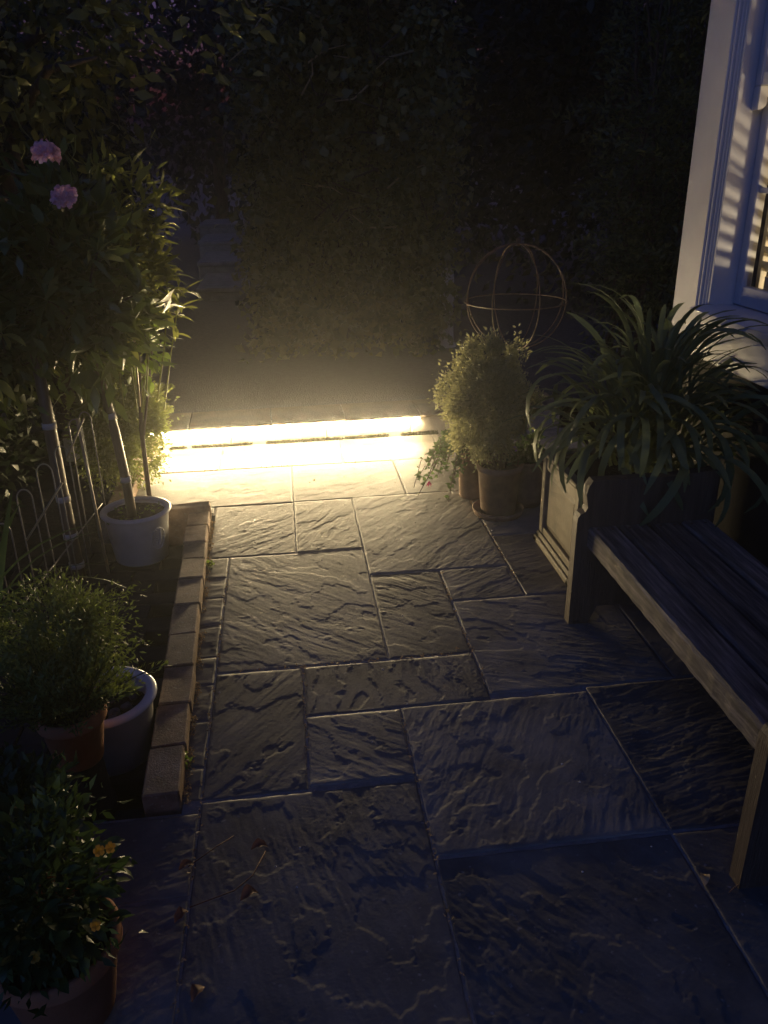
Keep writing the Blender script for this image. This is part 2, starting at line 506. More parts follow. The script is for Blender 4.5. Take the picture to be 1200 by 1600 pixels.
def flagstone(x0, x1, y0, y1, ang, seed, amp=1.0, step=0.006, dz=0.0):
    j = 0.0035
    x0 += j; x1 -= j; y0 += j; y1 -= j
    w, h = x1 - x0, y1 - y0
    nx, ny = max(6, int(w / step)), max(6, int(h / step))
    gx, gy = np.meshgrid(np.linspace(0, w, nx + 1), np.linspace(0, h, ny + 1))
    ca, sa = math.cos(R(ang)), math.sin(R(ang))
    X = gx + x0; Y = gy + y0
    wx = 0.018 * fbm(X * 4, Y * 4, 2, seed); wy = 0.018 * fbm(X * 4 + 9, Y * 4 + 4, 2, seed + 2)
    u = (X + wx) * ca + (Y + wy) * sa; v = -(X + wx) * sa + (Y + wy) * ca
    # layers that split off in sheets: nearly flat plateaus ending in small jagged ledges
    jag = fbm(u * 26, v * 34, 4, seed + 30, 0.7)
    n1 = fbm(u * 1.6 + v * 1.1, v * 2.6 - u * 0.5, 4, seed, 0.5)
    t = 3.0 * n1 + 0.20 * jag
    fr = t - np.floor(t)
    led = np.floor(t) + np.clip((fr - 0.95) / 0.05, 0, 1)
    t2 = 2.6 * fbm(u * 4.0 + 7, v * 9.0, 3, seed + 20, 0.6) + 0.32 * jag
    fr2 = t2 - np.floor(t2)
    led2 = np.floor(t2) + np.clip((fr2 - 0.88) / 0.12, 0, 1)
    where = np.clip(0.5 + 1.7 * fbm(X * 2.3 + 5, Y * 2.3, 2, seed + 50), 0.06, 1)      # some areas split cleanly
    gr = 0.7 * fbm(u * 4.5, v * 42, 3, seed + 40, 0.65) + 0.5 * perlin(u * 9, v * 105, seed + 44)
    gr = gr + 1.3 * (0.25 - np.abs(perlin(u * 3.5 + 0.4 * jag, v * 24 + 0.5 * jag, seed + 47)))      # sharp crests along the grain
    lump = fbm(X * 2.4, Y * 2.4, 2, seed + 60)
    z = 0.8 * amp * (0.00095 * led + 0.00048 * led2 * where + 0.00095 * gr * (0.4 + 0.6 * where) + 0.0009 * lump)
    z = z - z.mean()
    z = np.clip(z, -0.0022, 0.009)
    e = np.minimum(np.minimum(gx, w - gx), np.minimum(gy, h - gy))
    en = 0.010 + 0.007 * fbm(X * 22, Y * 22, 2, seed + 70)
    k = np.clip(e / np.maximum(en, 0.003), 0, 1)
    z = z * (0.35 + 0.65 * k) - 0.0009 * (1 - k) ** 2 + dz * 0.6
    # ragged outline
    ex = 0.0035 * fbm(X * 16, Y * 16, 3, seed + 80)
    px = gx + np.where((gx <= 0) | (gx >= w), ex, 0); py = gy + np.where((gy <= 0) | (gy >= h), ex, 0)
    V = np.stack([px - w / 2, py - h / 2, z], -1).reshape(-1, 3)
    idx = np.arange((nx + 1) * (ny + 1)).reshape(ny + 1, nx + 1)
    Fq = np.stack([idx[:-1, :-1], idx[:-1, 1:], idx[1:, 1:], idx[1:, :-1]], -1).reshape(-1, 4)
    ring = np.concatenate([idx[0, :], idx[1:, -1], idx[-1, -2::-1], idx[-2:0:-1, 0]])
    B = V[ring].copy(); B[:, 2] = -0.04
    b0 = len(V); m = len(ring)
    V = np.concatenate([V, B]); i = np.arange(m); i2 = (i + 1) % m
    Fs = np.stack([ring[i], b0 + i, b0 + i2, ring[i2]], -1)
    me = np_mesh('flagstone', V, np.concatenate([Fq, Fs]), M['flag'], True)
    return ob('flagstone', me, patio, ((x0 + x1) / 2, (y0 + y1) / 2, 0))

a0, a1, a2, a3, a4, a5 = -0.305, -0.015, 0.28, 0.572, 0.868, 1.19
flags = [  # x0, x1, y0, y1, grain angle
    (-0.95, -0.42, 4.30, 4.735, 5), (-0.42, a2, 4.30, 4.735, -5), (a2, a4, 4.30, 4.735, 10), (a4, 1.45, 4.30, 4.735, 0),
    (-0.84, a1, 3.76, 4.295, 8), (-0.84, -0.405, 3.68, 3.755, 8), (a1, 0.565, 3.77, 4.30, 20), (0.565, 1.15, 3.78, 4.305, 25), (1.15, 1.75, 3.78, 4.305, 0),
    (-0.40, a1, 3.18, 3.755, 25), (a1, a2, 3.18, 3.765, 40), (a2, a4, 2.925, 3.775, 33), (a4, 1.45, 3.22, 3.775, 15), (1.45, 1.75, 3.22, 3.775, 15),
    (a0, a2, 2.30, 3.175, -28), (a2, a3, 2.30, 2.92, -24), (a3, a4, 2.66, 2.92, 20), (a4, 1.45, 2.66, 3.215, 12), (1.45, 1.75, 2.66, 3.215, 12),
    (a3, a5, 2.055, 2.655, -15), (a5, 1.75, 2.055, 2.655, 30),
    (a0, a1, 1.71, 2.295, 36), (a1, a3, 2.03, 2.295, 60), (a1, a2, 1.72, 2.025, -25),
    (a2, a4 + 0.015, 1.435, 2.03, 42), (a4 + 0.015, 1.48, 1.435, 2.05, 8), (1.48, 1.75, 1.435, 2.05, 8),
    (a0, a2, 0.84, 1.705, -50), (a2, a4 + 0.015, 0.84, 1.43, -38), (a4 + 0.015, 1.48, 0.84, 1.43, -20), (1.48, 1.75, 0.84, 1.43, -20),
    (-0.92, a0, 1.40, 1.665, 10), (-0.92, a0, 0.84, 1.395, 20),
    (-0.92, a0, 0.2, 0.835, 20), (a0, a2, 0.2, 0.835, 20), (a2, a4, 0.2, 0.835, -30), (a4, 1.75, 0.2, 0.835, -30),
]
for i, (x0, x1, y0, y1, an) in enumerate(flags):
    st = 0.007 if y0 > 3.7 else (0.0036 if y0 > 2.2 else 0.0032)
    if y1 < 0.9 or x0 > 1.4 or x1 < -0.305 and y0 < 1.3:
        st = 0.012
    flagstone(x0, x1, y0, y1, an * 1.5, 11 + i * 3, 1.0 + 0.15 * math.sin(i * 2.1), st, 0.0015 * math.sin(i * 5.3))
# cut strip between the brick edging and the first joint
yy = 1.71
lens = [0.13, 0.21, 0.19, 0.16, 0.22, 0.20, 0.17, 0.185]
for i, l in enumerate(lens):
    flagstone(-0.372 - 0.006 * i, a0, yy, min(yy + l, 3.175), 5, 200 + i * 3, 1.3, 0.006, 0.001 * math.sin(i * 3)); yy += l

# ---- upper terrace behind the step, with the path going to the back
terr = ob('terrace_path', np_mesh('terrace_path', np.array([(-14, 4.80, 0.125), (14, 4.80, 0.125), (14, 40, 0.125), (-14, 40, 0.125)]),
          np.array([[0, 1, 2, 3]]), M['terrace']), kind='structure')

# ---- back garden steps
gs = thing('garden_steps', 'blue-lit pale stone steps at the far end of the path', 'steps', (-0.47, 9.8, 0.125))
def rough_slab(name, x0, x1, y0, y1, z0, z1, mat, parent, c=0.012):
    return MB().box(x0, x1, y0, y1, z0, z1, c).build(name, mat, parent)
for i in range(4):
    w = 0.85
    for k in range(2):
        xa = -w / 2 - 0.12 + k * (w + 0.24) / 2 - 0.10 * i
        rough_slab('tread', xa + 0.004, xa + (w + 0.24) / 2 - 0.004, i * 1.45, i * 1.45 + 1.5, i * 0.15 + 0.09, i * 0.15 + 0.15, M['pathstone'], gs)
    MB().box(-w / 2 - 0.1 - 0.1 * i, w / 2 + 0.1 - 0.1 * i, i * 1.45 + 0.03, i * 1.45 + 1.44, -0.05, i * 0.15 + 0.088).build('riser', M['pathstone'], gs)

# ---- the lit step: riser stones, coping stones
st = thing('stone_step', 'low stone step with brown coping edge across the end of the patio', 'step', (0, 4.735, 0), R(1.6))
xs = [-1.35, -0.92, -0.37, 0.21, 0.74, 1.12, 1.72]
for i in range(len(xs) - 1):
    b = MB().box(xs[i] + 0.003, xs[i + 1] - 0.003, 0.006 + 0.004 * (i % 2), 0.16, -0.04, 0.109, 0.006)
    b.build('riser_stone', M['stepstone'], st)
xs = [-1.35, -1.05, -0.61, -0.12, 0.33, 0.80, 1.20, 1.72]
for i in range(len(xs) - 1):
    # coping stone with a rough nose
    nx = 14
    V, Fc = [], []
    for k in range(nx + 1):
        x = xs[i] + 0.003 + (xs[i + 1] - xs[i] - 0.006) * k / nx
        jy = random.uniform(-0.004, 0.004); jz = random.uniform(-0.003, 0.003)
        prof = [(0.30, 0.1105), (0.004 + jy, 0.111), (-0.012 + jy, 0.1135), (-0.015 + jy * 1.4, 0.124 + jz), (-0.003 + jy, 0.134 + jz), (0.05, 0.138), (0.30, 0.139)]
        V += [(x, y, z) for y, z in prof]
    m = 7
    for k in range(nx):
        for q in range(m - 1):
            Fc.append((k * m + q, k * m + q + 1, (k + 1) * m + q + 1, (k + 1) * m + q))
    Fc.append(tuple(range(m))[::-1]); Fc.append(tuple(nx * m + q for q in range(m)))
    MB().add(V, Fc).build('coping_stone', M['coping'], st)
# moss along the foot of the riser
n = 9000
P = np.stack([rng.uniform(-1.2, 1.3, n), rng.normal(-0.002, 0.006, n), rng.uniform(-0.012, 0.010, n)], 1)
k = fbm(P[:, 0] * 7, P[:, 0] * 0 + 2, 3, 5) > -0.25
P = P[k]
ob('moss', leaves('moss', P, np.array([0, -0.5, 1.0]) + rng.normal(size=P.shape) * 0.6, 0.014, 0.006, M['moss']), st, kind='stuff')

# ---- LED strip under the coping nose
led = thing('light_strip', 'glowing warm white light strip under the coping of the stone step', 'light strip', (0, 4.735, 0), R(1.6))
X0, X1 = -0.86, 0.795
MB().add([(X0, 0.0045, 0.1095), (X1, 0.0045, 0.1095), (X1, -0.009, 0.1095), (X0, -0.009, 0.1095)], [(0, 1, 2, 3)]).add(
    [(X0, 0.0047, 0.093), (X1, 0.0047, 0.093), (X1, 0.0047, 0.1094), (X0, 0.0047, 0.1094)], [(0, 1, 2, 3)]).build('channel', M['alu'], led)
MB().box(X0, X1, -0.0175, 0.0045, 0.0942, 0.0955).build('added_glow_lip', M['lipglow'], led)  # added glowing lip: brightens the riser, holds strip light off the near paving
MB().add([(X0, -0.0015, 0.1085), (X1, -0.0015, 0.1085), (X1, -0.0015, 0.0965), (X0, -0.0015, 0.0965)], [(3, 2, 1, 0)]).build('diffuser', M['led'], led)
for x in (X0 - 0.004, X1 + 0.001):
    MB().box(x, x + 0.003, -0.009, 0.0045, 0.093, 0.1094).build('end_cap', M['alu'], led)

# ================================================================== HOUSE
HX = 1.70
hs = thing('house', 'house with white painted sash window and louvred shutters', 'house', (0, 0, 0))
yE, yW0 = 3.41, 3.175       # corner, jamb
sill_z = 1.02
MB().box(HX + 0.02, HX + 0.35, -5.0, yE - 0.01, -0.05, 0.965).build('wall', M['wall'], hs)
MB().box(HX + 0.02, HX + 0.35, -5.0, 1.30, 0.967, 6.0).build('wall', M['wall'], hs)
MB().box(HX + 0.02, HX + 0.35, 1.302, yE - 0.01, 2.72, 6.0).build('wall', M['wall'], hs)
MB().box(HX + 0.351, HX + 3.2, yE - 0.30, yE - 0.012, -0.05, 6.0).build('wall', M['wall'], hs)
MB().box(HX + 0.05, HX + 0.35, yW0 + 0.006, yE - 0.012, 0.968, 2.718).build('wall', M['wall'], hs)
MB().box(HX - 0.25, HX + 3.4, -5.3, yE + 0.25, 6.002, 6.12).build('roof', M['wall'], hs)
wd = MB()
wd.box(HX - 0.002, HX + 0.019, yW0 + 0.035, yE, 0.80, 2.9, 0.004)
cb = wd.build('corner_board', M['whitepaint'], hs)
# architrave mouldings stepping in toward the opening
mo = MB()
mo.box(HX + 0.006, HX + 0.048, yW0 + 0.022, yW0 + 0.034, 1.0, 2.70, 0.003)
mo.box(HX + 0.016, HX + 0.049, yW0 + 0.011, yW0 + 0.0215, 1.0, 2.70, 0.003)
mo.build('moulding', M['whitepaint'], cb)
mo = MB().box(HX + 0.024, HX + 0.049, yW0 + 0.002, yW0 + 0.0105, 1.0, 2.70, 0.002).build('moulding', M['whitepaint'], cb)
win = ob('window', MB().box(HX + 0.030, HX + 0.20, yW0 - 0.012, yW0 + 0.0015, 1.0, 2.70, 0.001) and None or
         mesh_data('window', *(lambda b: (b.v, b.f))(MB().box(HX + 0.030, HX + 0.20, yW0 - 0.012, yW0 + 0.0015, 1.0, 2.70, 0.001)), M['whitepaint']), hs)
MB().box(HX + 0.030, HX + 0.20, 1.302, 1.32, 1.0, 2.70).build('jamb', M['whitepaint'], win)
MB().box(HX + 0.030, HX + 0.20, 1.302, yW0 + 0.001, 2.701, 2.717).build('head', M['whitepaint'], win)
# sill
si = MB().prism([(HX - 0.03, 0.967), (HX - 0.03, 0.990), (HX + 0.03, 1.006), (HX + 0.2, 1.006), (HX + 0.2, 0.967)], 1.25, yW0 + 0.034)
si.build('sill', M['whitepaint'], win)
MB().box(HX - 0.012, HX + 0.019, 1.25, yW0 + 0.034, 0.80, 0.965, 0.004).build('apron', M['whitepaint'], win)
ya = yW0 - 0.013
def sash(x, z0, z1, horn, top):
    b = MB()
    for (p, q) in ((ya - 0.05, ya - 0.002), (1.322, 1.372)):
        b.box(x, x + 0.042, p, q, z0, z1, 0.004)
    b.box(x + 0.001, x + 0.041, 1.373, ya - 0.051, z0, z0 + (0.045 if horn else 0.075), 0.003)
    b.box(x + 0.001, x + 0.041, 1.373, ya - 0.051, z1 - 0.045, z1, 0.003)
    o = b.build('sash', M['whitepaint'], win)
    # glazing bars
    b = MB()
    yb = ya - 0.05
    bars = [yb - (yb - 1.37) * k / 4 for k in (1, 2, 3)]
    for y in bars:
        b.box(x + 0.008, x + 0.034, y - 0.010, y + 0.010, z0 + 0.046, z1 - 0.046, 0.003)
    zm = (z0 + z1) / 2 + (0.02 if not horn else 0)
    b.box(x + 0.010, x + 0.032, 1.373, ya - 0.052, zm - 0.010, zm + 0.010, 0.003)
    b.build('glazing_bar', M['whitepaint'], win)
    return o
lower_x, upper_x = HX + 0.132, HX + 0.086
sash(lower_x, 1.010, 1.835, False, 0)
sash(upper_x, 1.800, 2.695, True, 1)
# curved sash horns below the meeting rail
for (p, q) in ((ya - 0.05, ya - 0.003), (1.323, 1.371)):
    pr = [(0, 0), (0.042, 0), (0.042, -0.022), (0.038, -0.034), (0.030, -0.038), (0.034, -0.050), (0.030, -0.064), (0.020, -0.074), (0.008, -0.078), (0, -0.078)]
    MB().prism([(upper_x + 0.042 - 0.042 + x, 1.799 + z) for x, z in pr][::-1], p, q).build('sash_horn', M['whitepaint'], win)
# panes
gmat, nt, bs = new_mat('window_glass')
tb = N(nt, 'ShaderNodeBsdfTransparent'); gl = N(nt, 'ShaderNodeBsdfGlossy', Roughness=0.02); fz = N(nt, 'ShaderNodeFresnel', IOR=1.45)
ms = N(nt, 'ShaderNodeMixShader')
nt.links.new(fz.outputs[0], ms.inputs[0]); nt.links.new(tb.outputs[0], ms.inputs[1]); nt.links.new(gl.outputs[0], ms.inputs[2])
nt.links.new(ms.outputs[0], nt.nodes['Material Output'].inputs['Surface'])
M['glass'] = gmat
yb = ya - 0.05
ys = [yb - (yb - 1.37) * k / 4 for k in range(5)]
for (x, z0, z1) in ((lower_x + 0.021, 1.085, 1.79), (upper_x + 0.021, 1.845, 2.65)):
    zm = (z0 + z1) / 2
    for k in range(4):
        for (za, zb) in ((z0, zm - 0.001), (zm + 0.001, z1)):
            ob('pane', mesh_data('pane', [(x, ys[k], za), (x, ys[k + 1], za), (x, ys[k + 1], zb), (x, ys[k], zb)], [(0, 1, 2, 3)], M['glass']), win)
# louvred shutters just inside
sx = HX + 0.235
sh = ob('shutter', mesh_data('shutter', *(lambda b: (b.v, b.f))(
    MB().box(sx - 0.012, sx + 0.016, 3.145, 3.17, 1.0, 2.7, 0.002).box(sx - 0.012, sx + 0.016, 2.60, 2.66, 1.0, 2.7, 0.002)
    .box(sx - 0.012, sx + 0.016, 2.07, 2.13, 1.0, 2.7, 0.002).box(sx - 0.012, sx + 0.016, 1.30, 1.36, 1.0, 2.7, 0.002)
    .box(sx - 0.011, sx + 0.015, 1.361, 3.109, 1.0, 1.12).box(sx - 0.011, sx + 0.015, 1.361, 3.109, 1.80, 1.86)), M['slat']), hs)
def slat(y0, y1):
    b = MB()
    t = R(-50)
    ca, sa = math.cos(t), math.sin(t)
    w = 0.031
    V = []
    for y in (y0, y1):
        for (u, v) in ((-w, 0), (-w * 0.5, 0.004), (w * 0.5, 0.004), (w, 0), (w * 0.5, -0.004), (-w * 0.5, -0.004)):
            V.append((u * ca - v * sa, y, u * sa + v * ca))
    Fc = [tuple(range(6)), tuple(range(11, 5, -1))] + [(i, i + 6, (i + 1) % 6 + 6, (i + 1) % 6) for i in range(6)]
    return mesh_data('slat', V, Fc, M['slat'])
for (y0, y1) in ((2.662, 3.143), (2.132, 2.598), (1.362, 2.068)):
    me = slat(y0, y1)
    z = 1.155
    while z < 2.66:
        if not 1.765 < z < 1.895:
            ob('slat', me, sh, (sx, 0, z))
        z += 0.056
# the lit room behind
rm = MB()
rm.add([(HX + 2.6, 0.6, 0.4), (HX + 2.6, 3.09, 0.4), (HX + 2.6, 3.09, 2.9), (HX + 2.6, 0.6, 2.9)], [(0, 1, 2, 3)])
rm.add([(HX + 0.36, 3.09, 0.4), (HX + 2.6, 3.09, 0.4), (HX + 2.6, 3.09, 2.9), (HX + 0.36, 3.09, 2.9)], [(3, 2, 1, 0)])
rm.add([(HX + 0.36, 0.6, 0.4), (HX + 2.6, 0.6, 0.4), (HX + 2.6, 0.6, 2.9), (HX + 0.36, 0.6, 2.9)], [(0, 1, 2, 3)])
rm.add([(HX + 0.36, 0.6, 2.9), (HX + 2.6, 0.6, 2.9), (HX + 2.6, 3.09, 2.9), (HX + 0.36, 3.09, 2.9)], [(0, 1, 2, 3)])
rm.add([(HX + 0.36, 0.6, 0.4), (HX + 2.6, 0.6, 0.4), (HX + 2.6, 3.09, 0.4), (HX + 0.36, 3.09, 0.4)], [(3, 2, 1, 0)])
rm.build('room', M['room'], hs)
rl = bpy.data.lights.new('room_lamp', 'POINT')
rl.energy = 6.0; rl.color = (1.0, 0.80, 0.50); rl.shadow_soft_size = 0.10
rlo = bpy.data.objects.new('room_lamp', rl); link(rlo); rlo.location = (HX + 1.30, 1.60, 0.85)

# ================================================================== BRICK EDGING AND BED (left)
be = thing('brick_edging', 'single row of worn bricks edging the left side of the patio', 'edging', (0, 0, 0))
def brick_mesh(l, w, h, s):
    r = random.Random(s)
    b = MB().box(-w / 2, w / 2, -l / 2, l / 2, 0, h, 0.005)
    b.v = [(x + r.uniform(-.0015, .0015), y + r.uniform(-.002, .002), z + r.uniform(-.0015, .0015)) for x, y, z in b.v]
    return mesh_data('brick', b.v, b.f, M['brick'])
ends = [3.60, 3.435, 3.25, 3.09, 2.91, 2.70, 2.49, 2.29, 2.085, 1.885, 1.69]
for i in range(len(ends) - 1):
    y1, y0 = ends[i], ends[i + 1]
    yc = (y0 + y1) / 2
    xc = -0.400 - (yc - 1.69) * 0.034
    o = ob('brick', brick_mesh(y1 - y0 - 0.006, 0.098, 0.170, i), be, (xc, yc, -0.118 + 0.0015 * math.sin(i * 2.3)), R(2.0 + 0.5 * math.sin(i * 1.7)))
    o.rotation_euler[0] = R(0.4 * math.sin(i * 3.1)); o.rotation_euler[1] = R(1.1 * math.sin(i * 4.7))
for k in range(2):
    ob('brick', brick_mesh(0.215, 0.062, 0.195 - 0.006 * k, 40 + k), be, (-0.522 - 0.218 * k, 3.635 - 0.02 * k, -0.125), R(97))
# a second short row beside the planting bed near the step
be2 = thing('brick_edging', 'short row of orange-lit bricks edging the bed near the step', 'edging', (0, 0, 0))
for i in range(5):
    ob('brick', brick_mesh(0.21, 0.10, 0.06, 60 + i), be2, (-0.868 - 0.006 * (i % 2), 3.80 + 0.216 * i, 0.002), R(1.5 * math.sin(i * 2)))
# old pavers the pots stand on
pv = thing('brick_paving', 'dark old brick paving under the pots left of the edging', 'paving', (0, 0, 0))
pme = [mesh_data('paver', *(lambda b: (b.v, b.f))(MB().box(-0.105, 0.105, -0.05, 0.05, -0.06, 0.0, 0.004)), M['darkbrick']) for _ in range(1)]
for r_ in range(18):
    for c_ in range(4):
        y = 1.74 + r_ * 0.105
        x = -0.575 - 0.216 * c_ - (0.108 if r_ % 2 else 0) - (y - 1.7) * 0.03
        if x < -1.35:
            continue
        ob('paver', pme[0], pv, (x, y, -0.075 + 0.002 * math.sin(r_ * 3 + c_ * 5)), R(1.2 * math.sin(r_ + c_)))

# ================================================================== PLANTS AND POTS, LEFT
def pot_mesh(parent, H_, r0, r1, mat, rim_h=0.03, rim_o=0.006, wall=0.010, soil_z=0.03, name='pot', rim_mat=None, wob=0.004):
    """tapered pot on its own: wall, proud rim band, inside and soil"""
    prof = [(0, 0.001), (r0 * 0.93, 0.001), (r0, 0.006), (r1 - 0.004, H_ - rim_h)]
    if rim_mat is None:
        prof += [(r1 + rim_o * 0.7, H_ - rim_h + 0.003), (r1 + rim_o, H_ - rim_h + 0.008)]
        prof += [(r1 + rim_o, H_ - 0.006), (r1 + rim_o - 0.004, H_), (r1 - wall + 0.003, H_), (r1 - wall, H_ - 0.006), (r1 - wall - 0.004, H_ - soil_z - 0.02)]
        p = MB().lathe(prof, wob=wob).build(name, mat, parent, True)
    else:
        prof += [(r1 - 0.002, H_ - rim_h + 0.004), (r1 - wall, H_ - rim_h + 0.004), (r1 - wall - 0.004, H_ - soil_z - 0.02)]
        p = MB().lathe(prof, wob=wob).build(name, mat, parent, True)
        k = 9
        rp = []
        for i in range(k + 1):
            an = -0.7 + math.pi * 1.45 * i / k
            rp.append((r1 - wall * 0.4 + (wall * 0.75 + rim_o) * math.cos(an), H_ - rim_h * 0.45 + rim_h * 0.5 * math.sin(an)))
        MB().lathe(rp, wob=wob).build('rim', rim_mat, p, True)
    ns = 32
    V = [(0, 0, H_ - soil_z)]
    for q in (0.35, 0.7, 1.0):
        for k in range(ns):
            an = 2 * math.pi * k / ns
            V.append(((r1 - wall - 0.003) * q * math.cos(an), (r1 - wall - 0.003) * q * math.sin(an), H_ - soil_z + random.uniform(-0.005, 0.006)))
    Fc = [(0, 1 + k, 1 + (k + 1) % ns) for k in range(ns)]
    for a in (0, 1):
        Fc += [(1 + a * ns + k, 1 + (a + 1) * ns + k, 1 + (a + 1) * ns + (k + 1) % ns, 1 + a * ns + (k + 1) % ns) for k in range(ns)]
    MB().add(V, Fc).build('soil', M['soil'], parent, True)
    return p

# --- rhododendron grown as a standard in the glazed white pot
RLEAF = [single_leaf('leaf', 0.115, 0.036, M['rhodo'], b, 5, 0.5, 0.22) for b in (0.25, 0.5, -0.15)]
RNEW = [single_leaf('leaf', 0.10, 0.026, M['rhodonew'], b, 5, 0.5, 0.3) for b in (0.2, 0.45)]

def rhodo_crown(t, c, rad, nwh, seed, bare=None):
    """whorls of leathery leaves at the shoot tips; c and rad local to t"""
    g = random.Random(seed)
    tw = MB()
    for w in range(nwh):
        while True:
            d = Vector((g.gauss(0, 1), g.gauss(0, 1), g.gauss(0, 1))).normalized()
            if d.z > -0.75:
                break
        q = g.uniform(0.55, 1.05)
        p = Vector((c[0] + d.x * rad[0] * q, c[1] + d.y * rad[1] * q, c[2] + d.z * rad[2] * q))
        ax = (d + Vector((0, 0, 0.6))).normalized()
        tw.tube([p - ax * 0.16 + Vector((0, 0, -0.03)), p - ax * 0.07, p], [0.006, 0.005, 0.004], 5)
        side = ax.cross(Vector((0.3, 0.2, 1))).normalized(); s2 = ax.cross(side)
        n = g.randint(6, 9)
        o = g.uniform(0, 6.28)
        new = g.random() < 0.28
        for k in range(n):
            an = o + k * 2.399
            rad_d = side * math.cos(an) + s2 * math.sin(an)
            dd = rad_d * g.uniform(0.7, 1.1) + ax * (g.uniform(0.5, 1.1) if new else g.uniform(-0.1, 0.7))
            l = ob('leaf', g.choice(RNEW if new else RLEAF), t)
            aim(l, p + ax * g.uniform(-0.02, 0.01), dd, g.uniform(-0.5, 0.5), g.uniform(0.75, 1.25))
    tw.build('twig', M['bark'], t)

def truss(t, p, r, seed, mat='petal', nf=17):
    g = random.Random(seed)
    b = MB()
    for f in range(nf):
        d = Vector((g.gauss(0, 1), g.gauss(0, 1), abs(g.gauss(0, 0.8)) - 0.15)).normalized()
        q = Vector(p) + d * r * 0.62
        s = d.cross(Vector((0.2, 0.9, 0.4))).normalized(); s2 = d.cross(s)
        for k in range(5):
            an = k * 1.2566 + f
            u = s * math.cos(an) + s2 * math.sin(an); w = d.cross(u)
            a = q; m1 = q + u * r * 0.28 + d * r * 0.20; tp = q + u * r * 0.50 + d * r * g.uniform(0.10, 0.28)
            b.add([a, m1 + w * r * 0.19, tp + w * r * 0.13, tp + d * r * 0.06, tp - w * r * 0.13, m1 - w * r * 0.19], [(0, 1, 2, 3), (0, 3, 4, 5)])
    return b.build('flower_truss', M[mat], t)

def trunk_with_ties(t, pts, r, ties):
    tr = MB().tube(pts, r, 10).build('trunk', M['wrap'], t, True)
    pv_ = [Vector(p) for p in pts]
    for f in ties:
        x = f * (len(pv_) - 1); i = min(int(x), len(pv_) - 2); a = x - i
        p = pv_[i].lerp(pv_[i + 1], a); d = (pv_[i + 1] - pv_[i]).normalized()
        rr = (r[i] * (1 - a) + r[i + 1] * a)
        MB().tube([p - d * 0.012, p + d * 0.012], rr + 0.0035, 12).build('tie', M['tie'], tr, True)
    return tr

t = thing('potted_rhododendron', 'rhododendron with pink flower heads on a leaning trunk in a glazed white pot', 'potted plant', (-0.715, 3.40, -0.072))
pot = pot_mesh(t, 0.240, 0.117, 0.144, M['ceramic'], 0.022, 0.006, 0.012, 0.028, rim_mat=M['ceramic'])
# raised oval emblem with leaf sprays on the side that faces the step
em = MB()
for k in range(20):
    an = 2 * math.pi * k / 20; an2 = 2 * math.pi * (k + 1) / 20
    def on_pot(u, v, o=0.002):
        z = 0.125 + v; rr = 0.117 + (0.144 - 0.117) * z / 0.24 + o; a = R(-42) + u / rr
        return (rr * math.cos(a), rr * math.sin(a), z)
    em.tube([on_pot(0.036 * math.cos(an), 0.052 * math.sin(an)), on_pot(0.036 * math.cos(an2), 0.052 * math.sin(an2))], 0.003, 5)
for k in range(7):
    v = -0.035 + k * 0.011
    for s_ in (-1, 1):
        em.tube([on_pot(0, v), on_pot(0.010 * s_, v + 0.010, 0.004), on_pot(0.018 * s_, v + 0.012)], [0.002, 0.004, 0.001], 5)
em.build('emblem', M['ceramic'], pot, True)
trunk_with_ties(t, [(-0.012, -0.03, 0.19), (-0.017, -0.03, 0.40), (-0.032, -0.03, 0.62), (-0.058, -0.03, 0.86), (-0.09, -0.04, 1.10)], [0.021, 0.020, 0.020, 0.019, 0.015], [0.24, 0.56])
rhodo_crown(t, (-0.09, -0.08, 1.24), (0.27, 0.26, 0.38), 36, 5)
foliage('foliage', 1700, (-0.10, -0.02, 1.22), (0.25, 0.24, 0.36), 0.10, 0.033, M['rhodo'], t, 34, 0.24, 0.25, 17)
truss(t, (-0.042, -0.35, 1.674), 0.050, 2)
truss(t, (-0.003, -0.35, 1.535), 0.050, 3)
foliage('small_weed', 60, (0.02, 0.0, 0.218), (0.09, 0.09, 0.012), 0.022, 0.012, M['lime'], t, 6, 0.3, 0.3, 8)

t = thing('rhododendron', 'leafy rhododendron on a tall tied brown trunk behind the wire hoops', 'shrub', (-0.96, 3.22, -0.075))
trunk_with_ties(t, [(0.005, 0, 0.0), (0.0, 0, 0.2), (-0.005, 0.01, 0.42), (-0.008, 0.02, 0.70), (-0.01, 0.02, 1.0)], [0.030, 0.027, 0.026, 0.025, 0.02], [0.09, 0.26, 0.45, 0.74])
rhodo_crown(t, (-0.13, 0.04, 1.13), (0.30, 0.28, 0.40), 36, 9)
foliage('foliage', 1500, (-0.16, 0.15, 1.1), (0.26, 0.25, 0.33), 0.09, 0.032, M['rhodo'], t, 30, 0.25, 0.2, 10)

# --- narrow-leaved stems
def whorl_plant(t, stems, mat, L, W, seed):
    g = random.Random(seed)
    V = [single_leaf('leaf', L, W, M[mat], b, 4, 0.45, 0.2) for b in (0.25, 0.6, 0.9)]
    for (p0, p1, r, nl) in stems:
        a, b = Vector(p0), Vector(p1)
        mid = a.lerp(b, 0.5) + Vector((g.uniform(-.02, .02), g.uniform(-.02, .02), 0))
        MB().tube([a, mid, b], [r * .7, r * 0.6, r * 0.4], 6).build('stem', M['spurge'] if r < 0.0065 else M['cane'], t, True)
        for k in range(nl):
            an = k * 2.399 + g.uniform(-.2, .2)
            f = g.random() ** 2
            p = b.lerp(mid, f * 0.75)
            d = Vector((math.cos(an), math.sin(an), g.uniform(-0.45, 0.8)))
            l = ob('leaf', g.choice(V), t)
            aim(l, p, d, g.uniform(-.4, .4), g.uniform(0.65, 1.2))
t = thing('spurge_plant', 'tall stems with whorls of narrow leaves beside the rhododendron', 'plant', (-0.72, 3.78, 0.0))
